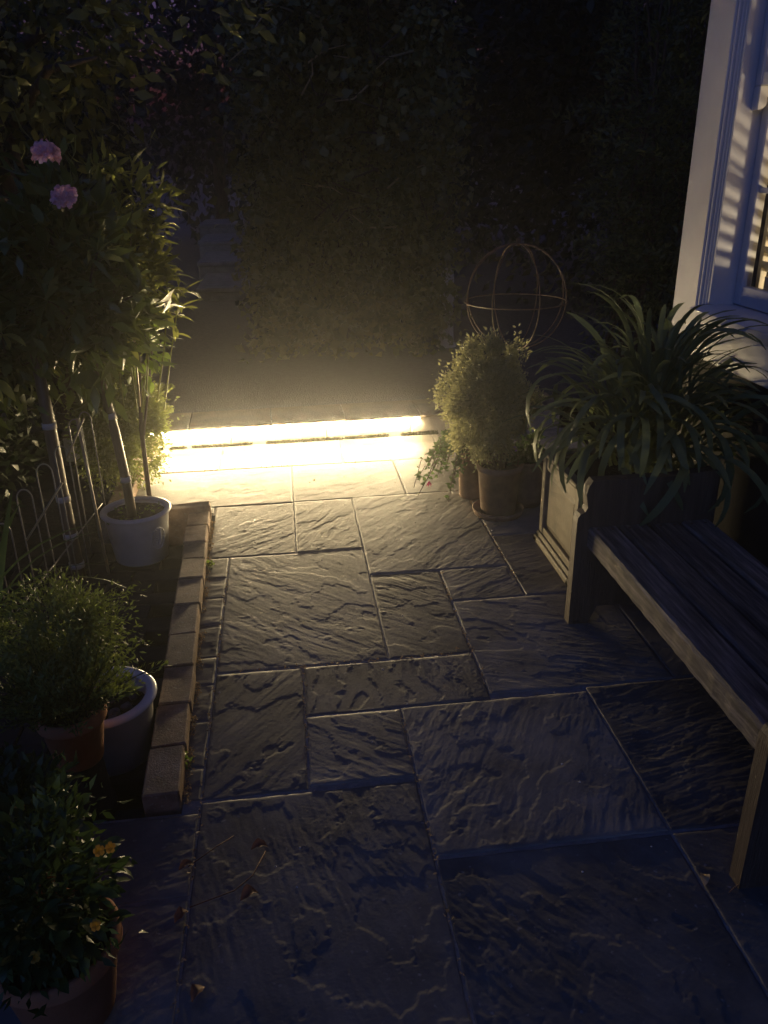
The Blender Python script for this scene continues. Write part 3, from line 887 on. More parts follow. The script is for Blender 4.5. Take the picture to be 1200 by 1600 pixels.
whorl_plant(t, [((0.03, -0.08, 0.55), (0.10, -0.08, 1.37), 0.007, 30), ((0.06, -0.04, 0.6), (0.21, -0.04, 1.42), 0.006, 30), ((0.0, 0.03, 0.6), (0.05, 0.02, 1.56), 0.006, 30),
                ((0.10, -0.02, 0.55), (0.22, -0.05, 1.12), 0.006, 28), ((0.12, 0.03, 0.5), (0.26, 0.02, 1.05), 0.005, 24), ((-0.05, -0.05, 0.5), (-0.06, -0.05, 1.44), 0.006, 26),
                ((0.02, 0.0, 0.5), (0.15, 0.05, 1.30), 0.006, 28), ((0.0, 0.0, 0.5), (0.02, -0.1, 1.2), 0.006, 26)], 'spurge', 0.12, 0.023, 4)
foliage('foliage', 900, (0.06, 0.0, 1.15), (0.20, 0.16, 0.38), 0.09, 0.020, M['spurge'], t, 40, 0.16, 0.2, 18)
t = thing('bright_leaved_shrub', 'low shrub with rounded bright green leaves lit from the step', 'shrub', (-0.74, 3.86, 0.0))
MB().tube([(0, 0.02, 0), (0.01, 0.01, 0.4), (0.05, 0, 0.75)], [0.014, 0.011, 0.006], 6).tube([(0.0, 0.02, 0.3), (0.08, -0.02, 0.62), (0.12, -0.04, 0.8)], [0.008, 0.006, 0.004], 6).build('stem', M['bark'], t)
g = random.Random(12)
LV = [single_leaf('leaf', 0.072, 0.046, M['lime'], b, 5, 0.45, 0.15) for b in (0.2, 0.5, 0.8)]
for k in range(130):
    d = Vector((g.gauss(0, 1), g.gauss(0, 1), g.gauss(0.2, 0.8))).normalized()
    p = Vector((0.055 + d.x * 0.13 * g.uniform(.3, 1), d.y * 0.14 * g.uniform(.4, 1) - 0.02, 0.80 + d.z * 0.19 * g.uniform(.3, 1)))
    l = ob('leaf', g.choice(LV), t); aim(l, p, d + Vector((0.3, -0.1, -0.1)), g.uniform(-.6, .6), g.uniform(0.5, 1.15))
t = thing('fine_leaved_bush', 'fine-leaved bush glowing at the left end of the step', 'bush', (-0.865, 4.04, 0.0))
MB().tube([(0, 0, 0), (0.0, 0.01, 0.25), (0.02, 0, 0.5)], [0.014, 0.011, 0.006], 6).build('stem', M['bark'], t)
foliage('foliage', 20000, (0.0, 0.0, 0.36), (0.205, 0.24, 0.30), 0.021, 0.010, M['juniper'], t, 90, 0.16, 0.45, 31, zmin=0.0)
# loose sprays reaching out over the step
for q, (x, y, z, dx, dz) in enumerate([(0.16, 0.1, 0.50, 0.10, 0.02), (0.17, 0.12, 0.42, 0.07, -0.03), (0.12, 0.0, 0.60, 0.08, 0.04), (0.02, -0.1, 0.62, 0.03, 0.08)]):
    s_ = np.linspace(0, 1, 240)[:, None]
    P = np.array([[x, y, z]]) + s_ * np.array([[dx, 0.02, dz]]) + rng.normal(size=(240, 3)) * 0.012 * (1.2 - s_)
    ob('foliage', leaves('foliage', P, np.array([dx, 0.0, dz + 0.05]) * 8 + rng.normal(size=P.shape) * 0.5, 0.022, 0.009, M['juniper']), t, kind='stuff')

# --- hoop-topped wire edging
hp = thing('wire_hoop_edging', 'row of pale wire hoops edging the left bed', 'edging', (0, 0, 0))
for i, (x, y, z, w) in enumerate([(-0.985, 2.58, 0.475, 0.052), (-0.955, 2.76, 0.525, 0.052), (-0.915, 2.90, 0.568, 0.056), (-0.895, 3.08, 0.575, 0.05), (-0.885, 3.30, 0.618, 0.05), (-0.885, 3.47, 0.60, 0.05), (-1.0, 2.44, 0.40, 0.05)]):
    b = MB(); n = 9
    dx, dy = w / 2 * 0.95, w / 2 * 0.2
    pts = [(x - dx, y - dy, 0.0)]
    pts += [(x - dx, y - dy, (z - 0.05) * f) for f in (0.4, 0.8)]
    for k in range(n + 1):
        an = math.pi * k / n
        pts.append((x - dx * math.cos(an), y - dy * math.cos(an), z - w * 0.7 + w * 0.7 * math.sin(an)))
    pts += [(x + dx, y + dy, (z - 0.05) * f) for f in (0.8, 0.4)] + [(x + dx, y + dy, 0.0)]
    b.tube(pts, 0.0027, 6)
    b.build('hoop', M['wire'], hp, True)
MB().tube([(-0.99, 2.44, 0.16), (-0.88, 3.5, 0.16)], 0.003, 6).build('rail', M['wire'], hp)

# canes and blades poking out at the left
for q, (p0, p1, r, lb) in enumerate([((-0.905, 2.55, 0.42), (-0.77, 2.60, 0.60), 0.0035, 'short pale cane slanting across the lowest wire hoops'),
                                     ((-0.86, 3.02, 0.545), (-0.80, 3.12, 0.67), 0.0038, 'pale cane slanting beside the tallest wire hoops'),
                                     ((-0.80, 3.10, 0.0), (-0.836, 3.16, 0.66), 0.006, 'upright cane standing left of the glazed white pot')]):
    tag(MB().tube([p0, tuple((a + b) / 2 for a, b in zip(p0, p1)), p1], r, 6).build('garden_cane', M['cane'], None, True), lb, 'cane')
t = thing('strap_leaved_plant', 'plant with long narrow arching blades at the left edge', 'plant', (-1.0, 2.25, 0.0))
BL = [single_leaf('leaf', 0.62, 0.020, M['bedding'], b, 8, 0.4, 0.3) for b in (0.5, 0.8, 1.1)]
g = random.Random(21)
for k in range(26):
    an = g.uniform(-1.3, 2.2)
    l = ob('leaf', g.choice(BL), t); aim(l, (g.uniform(-.04, .04), g.uniform(-.04, .04), 0.12), (math.cos(an), math.sin(an), g.uniform(0.6, 1.9)), g.uniform(-.4, .4), g.uniform(.6, 1.05))

# --- white bowl with pebbles, terracotta pot of feathery foliage
t = thing('white_bowl_pot', 'squat white pot with a glossy rim, filled with pebbles', 'pot', (-0.600, 2.035, -0.072))
p_ = pot_mesh(t, 0.212, 0.120, 0.142, M['bowl'], 0.022, 0.006, 0.014, 0.062, rim_mat=M['rimglaze'])
g = random.Random(4)
for k in range(34):
    while True:
        x, y = g.uniform(-.11, .11), g.uniform(-.11, .11)
        if x * x + y * y < 0.0102:
            break
    me = MB().lathe([(0.0001, -1), (0.5, -0.86), (0.86, -0.5), (1, 0), (0.86, 0.5), (0.5, 0.86), (0.0001, 1)], 9)
    sc = g.uniform(0.011, 0.019)
    me.v = [(a * sc * g.uniform(0.95, 1.05), b * sc * 0.8, c * sc * 0.62) for a, b, c in me.v]
    o = me.build('pebble', M['pebble'], None, True)
    o.location = (-0.600 + x, 2.035 + y, 0.088 + g.uniform(0, 0.012)); o.rotation_euler = (g.uniform(-.4, .4), g.uniform(-.4, .4), g.uniform(0, 6))
    tag(o, 'grey pebble lying in the white bowl pot', 'pebble', 'pebbles in the white bowl pot')
# upturned pot as a stand
tag(MB().lathe([(0.001, 0.175), (0.052, 0.175), (0.056, 0.168), (0.066, 0.03), (0.072, 0.028), (0.074, 0.0), (0.066, 0.0)], 36).build('pot_stand', M['darkbrick'], None, True, loc=(-0.620, 1.80, -0.072)),
    'upturned dark pot under the terracotta pot of feathery leaves', 'pot')
t = thing('potted_feathery_plant', 'terracotta pot with a mound of feathery green leaves', 'potted plant', (-0.620, 1.80, 0.105))
pot_mesh(t, 0.165, 0.062, 0.083, M['terra'], 0.038, 0.006, 0.009, 0.02)
g = random.Random(8)
stems = MB(); Pl, Dl = [], []
for k in range(150):
    an = g.uniform(0, 6.283); el = g.uniform(0.6, 1.5)
    Lf = g.uniform(0.15, 0.29)
    d = Vector((math.cos(an) * math.cos(el), math.sin(an) * math.cos(el), math.sin(el)))
    p0 = Vector((0.03 * math.cos(an), 0.03 * math.sin(an), 0.14))
    pts = []
    for i in range(6):
        f = i / 5
        pts.append(p0 + d * Lf * f + Vector((0, 0, 0.03 * f - 0.09 * f * f * math.cos(el))))
    stems.tube(pts, [0.0018] * 5 + [0.0008], 4, False)
    for i in range(46):
        f = 0.35 + 0.65 * (i / 46)
        j = min(int(f * 5), 4); q = pts[j].lerp(pts[j + 1], f * 5 - j)
        sd = Vector((-d.y, d.x, 0)) * (1 if i % 2 else -1) * (0.040 * math.sin(math.pi * (f - 0.3) / 0.75))
        q = q + sd * g.random() + Vector((0, 0, g.uniform(-0.006, 0.008)))
        Pl.append(q); Dl.append(d * 0.8 + sd * 22 + Vector((g.gauss(0, .3), g.gauss(0, .3), g.gauss(0.1, .3))))
stems.build('stem', M['bedding'], t, kind='stuff')
ob('foliage', leaves('foliage', np.array(Pl), np.array(Dl), 0.020, 0.0065, M['fern']), t, kind='stuff')
foliage('foliage', 6000, (0.0, 0.04, 0.365), (0.165, 0.165, 0.105), 0.017, 0.005, M['fern'], t, 90, 0.16, 0.35, 78)
foliage('dry_leaf', 90, (0.06, -0.02, 0.19), (0.05, 0.05, 0.05), 0.02, 0.01, M['deadpale'], t, 6, 0.3, 0.3, 77)

# --- bedding plants in terracotta, front left
def bedding(t, c, rad, n, seed, flowers):
    g = random.Random(seed)
    LV = [single_leaf('leaf', 0.046, 0.015, M['bedding'], b, 4, 0.55, 0.2) for b in (0.2, 0.5, 0.9)]
    foliage('foliage', 2600, c, rad, 0.030, 0.011, M['bedding'], t, 60, 0.2, 0.4, seed)
    for k in range(n):
        d = Vector((g.gauss(0, 1), g.gauss(0, 1), g.gauss(0.2, 0.8))).normalized()
        q = g.uniform(.75, 1.1)
        l = ob('leaf', g.choice(LV), t)
        aim(l, (c[0] + d.x * rad[0] * q, c[1] + d.y * rad[1] * q, c[2] + d.z * rad[2] * q), d + Vector((g.gauss(0, .5), g.gauss(0, .5), g.gauss(.3, .4))), g.uniform(-.5, .5), g.uniform(.7, 1.3))
    for (x, y, z) in flowers:
        b = MB()
        f = Vector((g.uniform(-.3, .3), -0.7, 0.6)).normalized(); s = f.cross(Vector((0, 0, 1))).normalized(); s2 = f.cross(s)
        for k in range(5):
            an = k * 1.2566
            u = s * math.cos(an) + s2 * math.sin(an); w = f.cross(u); o = Vector((x, y, z))
            b.add([o, o + u * 0.006 + w * 0.005 + f * 0.004, o + u * 0.010 + w * 0.003 + f * 0.003, o + u * 0.010 - w * 0.003 + f * 0.003, o + u * 0.006 - w * 0.005 + f * 0.004], [(0, 1, 2, 3, 4)])
        b.build('flower', M['yellow'], t)
t = thing('potted_yellow_flowers', 'terracotta pot of bedding plant with small yellow flowers, nearest the camera', 'potted plant', (-0.515, 1.16, 0.0))
pot_mesh(t, 0.20, 0.085, 0.115, M['terra'], 0.04, 0.006, 0.010, 0.025)
bedding(t, (-0.02, 0.0, 0.305), (0.13, 0.13, 0.135), 230, 51, [(0.136, -0.06, 0.465), (0.126, -0.12, 0.358), (0.028, -0.15, 0.335), (0.15, -0.04, 0.450)])
t = thing('potted_bedding_plant', 'dark bushy bedding plant in terracotta pot at the left edge', 'potted plant', (-0.69, 1.43, 0.0))
pot_mesh(t, 0.20, 0.085, 0.110, M['terra'], 0.04, 0.006, 0.010, 0.025)
bedding(t, (0.02, -0.02, 0.265), (0.145, 0.13, 0.105), 180, 61, [(0.11, -0.13, 0.40)])

# little weeds along the bricks
for q, (x, y, s, lb) in enumerate([(-0.372, 1.86, 0.030, 'small weed growing at the near end of the brick edging'), (-0.385, 3.10, 0.022, 'tiny weed between the bricks and the flagstones')]):
    o = bpy.data.objects.new('weed', leaves('weed', rng.normal(size=(46, 3)) * s * 0.35 + np.array([0, 0, 0.012]), rng.normal(size=(46, 3)) + np.array([0, -0.2, 0.9]), s * 0.7, s * 0.4, M['lime']))
    link(o); o.location = (x, y, 0.0); tag(o, lb, 'weed')

# ================================================================== RIGHT: POTS
t = thing('potted_bush', 'dense grey-green domed bush in a tall tan pot, glowing beside the step', 'potted plant', (0.965, 3.47, 0.0))
pot_mesh(t, 0.255, 0.082, 0.106, M['terradark'], 0.03, 0.005, 0.010, 0.03)
MB().lathe([(0.001, 0.001), (0.115, 0.001), (0.124, 0.03), (0.120, 0.032), (0.110, 0.008), (0.001, 0.008)], 40).build('saucer', M['terradark'], t, True)
for k in range(5):
    an = k * 1.25
    MB().tube([(0.02 * math.cos(an), 0.02 * math.sin(an), 0.22), (-0.03 + 0.05 * math.cos(an), 0.05 * math.sin(an), 0.38), (-0.08 + 0.11 * math.cos(an), 0.1 * math.sin(an), 0.55)], [0.007, 0.005, 0.003], 5).build('stem', M['bark'], t, True)
foliage('foliage', 24000, (-0.07, 0.0, 0.555), (0.178, 0.185, 0.25), 0.019, 0.009, M['hebe'], t, 150, 0.11, 0.55, 71)
g = random.Random(6)
for k in range(70):    # upright shoot tips
    d = Vector((g.gauss(0, 1), g.gauss(0, 1), abs(g.gauss(0.4, 0.8)))).normalized()
    p = np.array([-0.07 + d.x * 0.175, d.y * 0.18, 0.555 + d.z * 0.25])
    s_ = np.linspace(0, 1, 26)[:, None]
    P = p + s_ * (np.array(d) * 0.5 + np.array([0, 0, 0.5])) * 0.05
    ob('shoot', leaves('shoot', P, rng.normal(size=(26, 3)) * 0.8 + np.array([0, 0, 0.9]), 0.013, 0.006, M['hebe']), t, kind='stuff')
t = thing('potted_fuchsia', 'trailing leafy plant with a magenta flower spilling from a dark pot', 'potted plant', (0.885, 3.70, 0.0))
pot_mesh(t, 0.31, 0.060, 0.078, M['terradark'], 0.03, 0.005, 0.009, 0.03)
g = random.Random(14)
st_ = MB(); Pl, Dl = [], []
for k in range(26):
    an = math.pi + g.uniform(-1.5, 1.5); Lf = g.uniform(0.12, 0.30); up = g.uniform(-0.05, 0.2)
    pts = [Vector((0.04 * math.cos(an), 0.04 * math.sin(an), 0.29))]
    for i in range(1, 7):
        f = i / 6
        pts.append(pts[0] + Vector((math.cos(an) * Lf * f, math.sin(an) * Lf * f * 0.8, up * f - 0.32 * f * f * g.uniform(.5, 1))))
    st_.tube(pts, [0.0022] * 6 + [0.001], 4, False)
    for i in range(20):
        f = g.uniform(0.15, 1); j = min(int(f * 6), 5)
        Pl.append(pts[j].lerp(pts[j + 1], f * 6 - j)); Dl.append((g.gauss(0, 1), g.gauss(0, 1), g.gauss(0, .6)))
st_.build('stem', M['bark'], t, kind='stuff')
ob('foliage', leaves('foliage', np.array(Pl), np.array(Dl), 0.030, 0.020, M['fuchsia']), t, kind='stuff')
b = MB()
for k in range(8):
    an = k * 0.785
    b.add([(-0.235, -0.10, 0.135), (-0.235 + 0.010 * math.cos(an), -0.10 + 0.010 * math.sin(an), 0.122), (-0.235 + 0.016 * math.cos(an + .3), -0.10 + 0.016 * math.sin(an + .3), 0.105), (-0.235 + 0.009 * math.cos(an + .7), -0.10 + 0.009 * math.sin(an + .7), 0.12)], [(0, 1, 2, 3)])
b.build('flower', M['magenta'], t)
t = thing('potted_pansies', 'round weathered pot with small violet and orange flowers behind the planter', 'potted plant', (1.135, 3.56, 0.0))
prof = [(0.001, 0.001), (0.065, 0.001), (0.092, 0.05), (0.105, 0.11), (0.10, 0.18), (0.088, 0.215), (0.094, 0.225), (0.094, 0.24), (0.084, 0.24), (0.08, 0.20)]
MB().lathe(prof, 40).build('pot', M['terradark'], t, True)
MB().lathe([(0.001, 0.212), (0.08, 0.21)], 30).build('soil', M['soil'], t)
foliage('foliage', 500, (-0.03, -0.02, 0.28), (0.10, 0.09, 0.06), 0.032, 0.018, M['fuchsia'], t, 20, 0.25, 0.3, 81)
for i, (x, y, z, mt) in enumerate([(-0.155, -0.02, 0.30, 'violet'), (-0.14, -0.03, 0.335, 'yellow'), (-0.10, -0.06, 0.31, 'violet')]):
    b = MB()
    for k in range(5):
        an = k * 1.2566
        b.add([(x, y, z), (x + 0.018 * math.cos(an), y - 0.006, z + 0.018 * math.sin(an)), (x + 0.022 * math.cos(an + .5), y - 0.004, z + 0.022 * math.sin(an + .5)), (x + 0.018 * math.cos(an + 1.1), y - 0.006, z + 0.018 * math.sin(an + 1.1))], [(0, 1, 2, 3)])
    b.build('flower', M[mt], t)

# --- wire globe on a stake
t = thing('wire_globe', 'open rusty wire globe with a finial, on a stake behind the pots', 'garden ornament', (1.18, 4.08, -0.02))
c = Vector((0, 0, 0.945)); rr = 0.262
for k, a in enumerate((0.1, 0.85, 1.75, 2.55)):
    pts = [c + Vector((rr * math.cos(x) * math.cos(a), rr * math.cos(x) * math.sin(a), rr * math.sin(x))) for x in np.linspace(0, 2 * math.pi, 41)]
    MB().tube(pts, 0.0032, 6, False).build('hoop', M['rust'], t, True)
for z in (-0.02,):
    r2 = math.sqrt(rr * rr - z * z)
    MB().tube([c + Vector((r2 * math.cos(x), r2 * math.sin(x), z)) for x in np.linspace(0, 2 * math.pi, 49)], 0.0036, 6, False).build('hoop', M['rust'], t, True)
MB().lathe([(0.001, -0.012), (0.012, -0.008), (0.008, 0.002), (0.012, 0.012), (0.010, 0.022), (0.001, 0.030)], 14, c + Vector((0, 0, rr))).build('finial', M['rust'], t, True)
MB().tube([(0, 0, 0), (0, 0, 0.35), c - Vector((0, 0, rr))], 0.007, 8).build('stake', M['rust'], t, True)

# ================================================================== PLANTER WITH AGAPANTHUS
t = thing('agapanthus_planter', 'square panelled planter overflowing with long dark strap leaves beside the bench', 'planter', (1.285, 2.915, 0.0))
h, w = 0.405, 0.222
pl = MB().box(-w + 0.022, w - 0.022, -w + 0.022, w - 0.022, 0.03, h - 0.02)
box_ = pl.build('planter_box', M['lead'], t)
for (sx_, sy_) in ((-1, -1), (-1, 1), (1, -1), (1, 1)):
    MB().box(sx_ * w - 0.022 - 0.022 * sx_, sx_ * w + 0.022 - 0.022 * sx_, sy_ * w - 0.022 - 0.022 * sy_, sy_ * w + 0.022 - 0.022 * sy_, 0.052, h + 0.005, 0.004).build('corner_post', M['lead'], box_)
for a in range(4):
    m_ = Matrix.Rotation(a * math.pi / 2, 4, 'Z')
    def rail(x0, x1, z0, z1, d0, d1, nm, c=0.003):
        b = MB().box(x0, x1, -d1, -d0, z0, z1, c)
        b.v = [tuple(m_ @ Vector(v)) for v in b.v]
        b.build(nm, M['lead'], box_)
    rail(-w - 0.018, w + 0.018, 0.0, 0.028, w - 0.03, w + 0.018, 'base_moulding', 0.006)
    rail(-w - 0.008, w + 0.008, 0.029, 0.050, w - 0.03, w + 0.008, 'base_moulding', 0.006)
    rail(-w + 0.046, w - 0.046, 0.053, 0.085, w - 0.021, w - 0.003, 'rail')
    rail(-w + 0.046, w - 0.046, h - 0.05, h - 0.002, w - 0.021, w - 0.003, 'rail')
    # raised panel with sloping borders
    x0, x1, z0, z1 = -w + 0.052, w - 0.052, 0.092, h - 0.057
    V = [(x0, -w + 0.0205, z0), (x1, -w + 0.0205, z0), (x1, -w + 0.0205, z1), (x0, -w + 0.0205, z1),
         (x0 + 0.022, -w + 0.010, z0 + 0.022), (x1 - 0.022, -w + 0.010, z0 + 0.022), (x1 - 0.022, -w + 0.010, z1 - 0.022), (x0 + 0.022, -w + 0.010, z1 - 0.022)]
    V = [tuple(m_ @ Vector(v)) for v in V]
    MB().add(V, [(0, 1, 5, 4), (1, 2, 6, 5), (2, 3, 7, 6), (3, 0, 4, 7), (4, 5, 6, 7)]).build('panel', M['lead'], box_)
    rail(-w - 0.006, w + 0.006, h + 0.006, h + 0.022, w - 0.035, w + 0.006, 'top_rail', 0.004)
MB().box(-w + 0.03, w - 0.03, -w + 0.03, w - 0.03, h - 0.019, h - 0.012).build('soil', M['soil'], t)
AL = [single_leaf('leaf', 0.40, 0.022, M['aga'], b, 10, 0.45, 0.28, tw, True) for b, tw in ((0.35, 0.3), (0.6, -0.4), (0.8, 0.2), (1.0, 0.0), (1.2, 0.5), (1.45, -0.2), (1.75, 0.3), (2.05, -0.2))]
g = random.Random(33)
rest = MB()
for k in range(2000):
    # leaf fans packed through a dome, so that the tips form one full mound
    an = g.uniform(-2.6, -0.2) if k % 4 == 0 else g.uniform(0, 2 * math.pi)
    el = math.radians(g.uniform(-14, 78))
    f = g.uniform(0.35, 1.0)
    p = (0.095 + 0.31 * f * math.cos(an) * math.cos(el), -0.05 + 0.30 * f * math.sin(an) * math.cos(el), h + 0.07 + 0.40 * f * max(0.0, math.sin(el)))
    up = 0.55 * (1 - math.sin(max(el, 0))) + 0.1
    d = Vector((math.cos(an + g.uniform(-.5, .5)) * math.cos(el), math.sin(an + g.uniform(-.5, .5)) * math.cos(el), math.sin(el) * 0.75 + up + g.uniform(-0.35, 0.25)))
    low = el < 0.5
    i = g.choice((3, 4, 5, 6, 7, 7)) if low else g.choice((1, 2, 2, 3, 3, 4, 5))
    side = max(0.0, -math.cos(an - 0.5)) * math.cos(el)          # shorter toward the light and the pots
    sc = g.uniform(0.65, 1.2) * (1 - 0.15 * side) * (1.3 if low else 1.08)
    if math.cos(an) > 0.5:
        sc *= 0.95
    rl_ = g.uniform(-.6, .6)
    if k < 300:
        l = ob('leaf', AL[i], t)
        aim(l, p, d, rl_, sc)
    else:
        l = bpy.data.objects.new('tmp', AL[i]); aim(l, p, d, rl_, sc)
        rest.add([l.matrix_local @ v.co for v in AL[i].vertices], [tuple(q_.vertices) for q_ in AL[i].polygons])
        bpy.data.objects.remove(l)
rest.build('foliage', M['aga'], t, True, kind='stuff')

# ================================================================== BENCH (pew-like)
t = thing('wooden_bench', 'weathered wooden bench with shaped plank ends on the right of the patio', 'bench', (0, 0, 0))
def end_profile():
    P_ = [(0.958, 0.0), (0.958, 0.405)]
    # scooped shoulder, then the arm rising to the back
    P_ += [(0.960, 0.425), (0.968, 0.438), (0.985, 0.447), (0.992, 0.462), (0.988, 0.485), (0.984, 0.510), (0.990, 0.540), (1.003, 0.560)]
    P_ += [(1.30, 0.560), (1.46, 0.575), (1.46, 0.0), (1.40, 0.0), (1.36, 0.07), (1.06, 0.07), (1.03, 0.0)]
    return P_
for (y0, y1) in ((2.425, 2.468), (1.245, 1.288)):
    pr = end_profile()
    b = MB().prism(pr[::-1], y0, y1)
    b.build('end_panel', M['endwood'], t)
xs = [(1.0, 1.102), (1.114, 1.213), (1.226, 1.327), (1.340, 1.44)]
for i, (x0, x1) in enumerate(xs):
    # seat planks with a worn, slightly cupped face
    ny = 40
    V, Fc = [], []
    z1 = 0.388 + 0.002 * math.sin(i * 2.7)
    z0 = 0.318 if i == 0 else 0.350
    nm = 8
    for k in range(ny + 1):
        y = 1.290 + (2.423 - 1.290) * k / ny
        j = lambda s: s * math.sin(k * 1.9 + i * 2) * 0.5 + random.uniform(-s, s) * 0.5
        ring = [(x0 + j(.0015), z0 + j(.001)), (x0 + j(.002), z1 - 0.009 + j(.0015)), (x0 + 0.007 + j(.001), z1 + j(.001)),
                (x0 + (x1 - x0) * .35, z1 - 0.0015 + j(.0007)), (x0 + (x1 - x0) * .68, z1 - 0.001 + j(.0007)), (x1 - 0.005, z1), (x1, z1 - 0.006), (x1, z0)]
        V += [(x, y, z) for x, z in ring]
    for k in range(ny):
        for q in range(nm):
            q2 = (q + 1) % nm
            Fc.append((k * nm + q, k * nm + q2, (k + 1) * nm + q2, (k + 1) * nm + q))
    Fc.append(tuple(range(nm))); Fc.append(tuple(range(ny * nm + nm - 1, ny * nm - 1, -1)))
    MB().add(V, Fc).build('seat_plank', M['oldwood'], t)
for i, (x0, x1) in enumerate(xs):
    for y in (1.315, 2.398):
        for x in (x0 + 0.025, x1 - 0.025):
            MB().lathe([(0.0001, 0.0), (0.0052, 0.0), (0.0045, 0.0018), (0.0001, 0.0022)], 10, (x, y, 0.3885)).build('screw', M['rust'], t)
MB().box(1.06, 1.42, 1.83, 1.875, 0.28, 0.347, 0.003).build('bearer', M['endwood'], t)
MB().box(1.20, 1.245, 1.292, 2.42, 0.12, 0.19, 0.004).build('stretcher', M['endwood'], t)

# ================================================================== LITTER
def dry_leaf(loc, s, mat, lb, seed):
    g = random.Random(seed)
    V, Fc = [], []
    n = 6
    for i in range(n + 1):
        f = i / n
        w_ = s * 0.3 * math.sin(math.pi * f) ** 0.8 + 0.0006
        z = 0.012 + 0.25 * s * math.sin(f * 3.4) + g.uniform(0, 0.08) * s
        V += [(s * (f - .5), w_, z + w_ * 0.9 * g.uniform(.4, 1.2)), (s * (f - .5), 0, z), (s * (f - .5), -w_, z + w_ * 0.8 * g.uniform(.3, 1.3))]
    for i in range(n):
        a = i * 3
        Fc += [(a, a + 1, a + 4, a + 3), (a + 1, a + 2, a + 5, a + 4)]
    o = MB().add(V, Fc).build('fallen_leaf', M[mat], None, True)
    o.location = loc; o.rotation_euler = (0, 0, g.uniform(0, 6.28))
    tag(o, lb, 'leaf')
dry_leaf((-0.318, 1.475, 0.0), 0.038, 'dead', 'curled dead leaf on the joint at the left of the near flagstones', 1)
dry_leaf((-0.145, 1.51, 0.0), 0.042, 'dead', 'brown dead leaf on the dark near left flagstone', 2)
dry_leaf((-0.165, 1.37, 0.0), 0.045, 'dead', 'crumpled dead leaf below the other two on the near left flagstone', 3)
dry_leaf((-0.315, 1.335, 0.0), 0.04, 'dead', 'dead leaf lying nearest the pot of yellow flowers', 4)
dry_leaf((-0.262, 1.145, 0.0), 0.04, 'dead', 'dead leaf at the bottom edge near the left', 5)
dry_leaf((0.885, 1.27, 0.0), 0.035, 'deadpale', 'pale dry leaf on the flags in front of the near bench end', 6)
dry_leaf((1.05, 2.50, 0.0), 0.03, 'deadpale', 'pale dry leaf under the bench beside its far end', 7)
dry_leaf((0.52, 2.30, 0.0), 0.022, 'deadpale', 'tiny pale leaf on a joint in the middle of the patio', 8)
dry_leaf((0.10, 4.02, 0.0), 0.022, 'deadpale', 'tiny pale leaf on a flagstone near the lit step', 9)
for (pts, lb) in [([(-0.315, 1.48, 0.01), (-0.25, 1.53, 0.014), (-0.21, 1.56, 0.012)], 'thin twig beside the curled dead leaf on the left joint'),
                  ([(-0.30, 1.36, 0.012), (-0.20, 1.39, 0.015), (-0.16, 1.43, 0.012), (-0.13, 1.50, 0.012)], 'thin bent twig between the dead leaves on the near flagstone'),
                  ([(0.93, 1.235, 0.008), (0.98, 1.26, 0.012), (1.02, 1.27, 0.01)], 'straight dry stalk at the foot of the near bench end')]:
    tag(MB().tube(pts, 0.0014, 5).build('twig', M['dead'], None, True), lb, 'twig')
# pale grit scattered on the flags
n = 46
gv = MB()
g = random.Random(90)
for k in range(n):
    x, y, s = g.uniform(-0.3, 0.95), g.uniform(1.2, 4.4), g.uniform(0.0015, 0.0038)
    gv.lathe([(0.0001, -s), (s, 0), (0.0001, s)], 5, (x, y, 0.014))
o = gv.build('grit', M['tie'], patio, kind='stuff')

# crumbs of dirt, moss and old leaves caught along the brick edge and in some joints
pts = []
for k in range(1500):
    y = rng.uniform(1.70, 3.58)
    pts.append((-0.345 - (y - 1.69) * 0.034 + rng.normal(0, 0.007), y, rng.uniform(0.0, 0.006)))
for (xa, ya_, xb, yb_, m) in ((a2, 0.9, a2, 2.0, 120), (a3, 2.1, a3, 2.9, 160), (a4, 2.7, a4, 3.7, 200), (a1, 1.75, a1, 2.3, 70), (-0.8, 4.3, 1.1, 4.3, 260), (a0, 1.0, a0, 3.1, 260), (a0, 2.3, a3, 2.3, 120)):
    for k in range(m):
        f = rng.random()
        pts.append((xa + (xb - xa) * f + rng.normal(0, 0.003), ya_ + (yb_ - ya_) * f + rng.normal(0, 0.003), rng.uniform(-0.003, 0.003)))
pts = np.array(pts)
pts = pts[fbm(pts[:, 0] * 9, pts[:, 1] * 9, 3, 61) > -0.12]
ob('joint_debris', leaves('joint_debris', pts, rng.normal(size=pts.shape) * np.array([1, 1, 0.5]) + np.array([0, 0, 0.3]), 0.010 * rng.uniform(.4, 1.3, len(pts)), 0.005, M['deadpale']), patio, kind='stuff')

# ================================================================== BACKDROP
# ivy-clad shrub in the middle
t = thing('ivy_clad_hedge', 'tall dense leafy hedge with bare branches in the middle behind the step', 'hedge', (0.56, 7.3, 0.1))
g = random.Random(44)
for k in range(16):
    x = g.uniform(-0.6, 0.6)
    pts = [Vector((x * 0.5, g.uniform(-0.1, 0.3), 0))]
    for i in range(6):
        pts.append(pts[-1] + Vector((g.uniform(-.16, .16), g.uniform(-.16, .06), g.uniform(.30, .46))))
    MB().tube(pts, [0.03, 0.026, 0.022, 0.018, 0.014, 0.010, 0.006], 6).build('trunk' if k < 5 else 'branch', M['bark'], t, True)
for k in range(60):
    p = Vector((g.uniform(-.7, .7), -0.72 + g.uniform(-.12, .1), g.uniform(0.9, 2.5)))
    a = g.uniform(-0.6, 3.7)
    q = p + Vector((math.cos(a), 0, math.sin(a) * 0.7)) * g.uniform(.2, .45)
    m_ = p.lerp(q, .5) + Vector((g.uniform(-.05, .05), 0.02, g.uniform(-.05, .05)))
    MB().tube([p, m_, q], [0.008, 0.006, 0.003], 5).build('branch', M['cane'] if k % 3 == 0 else M['bark'], t, True)
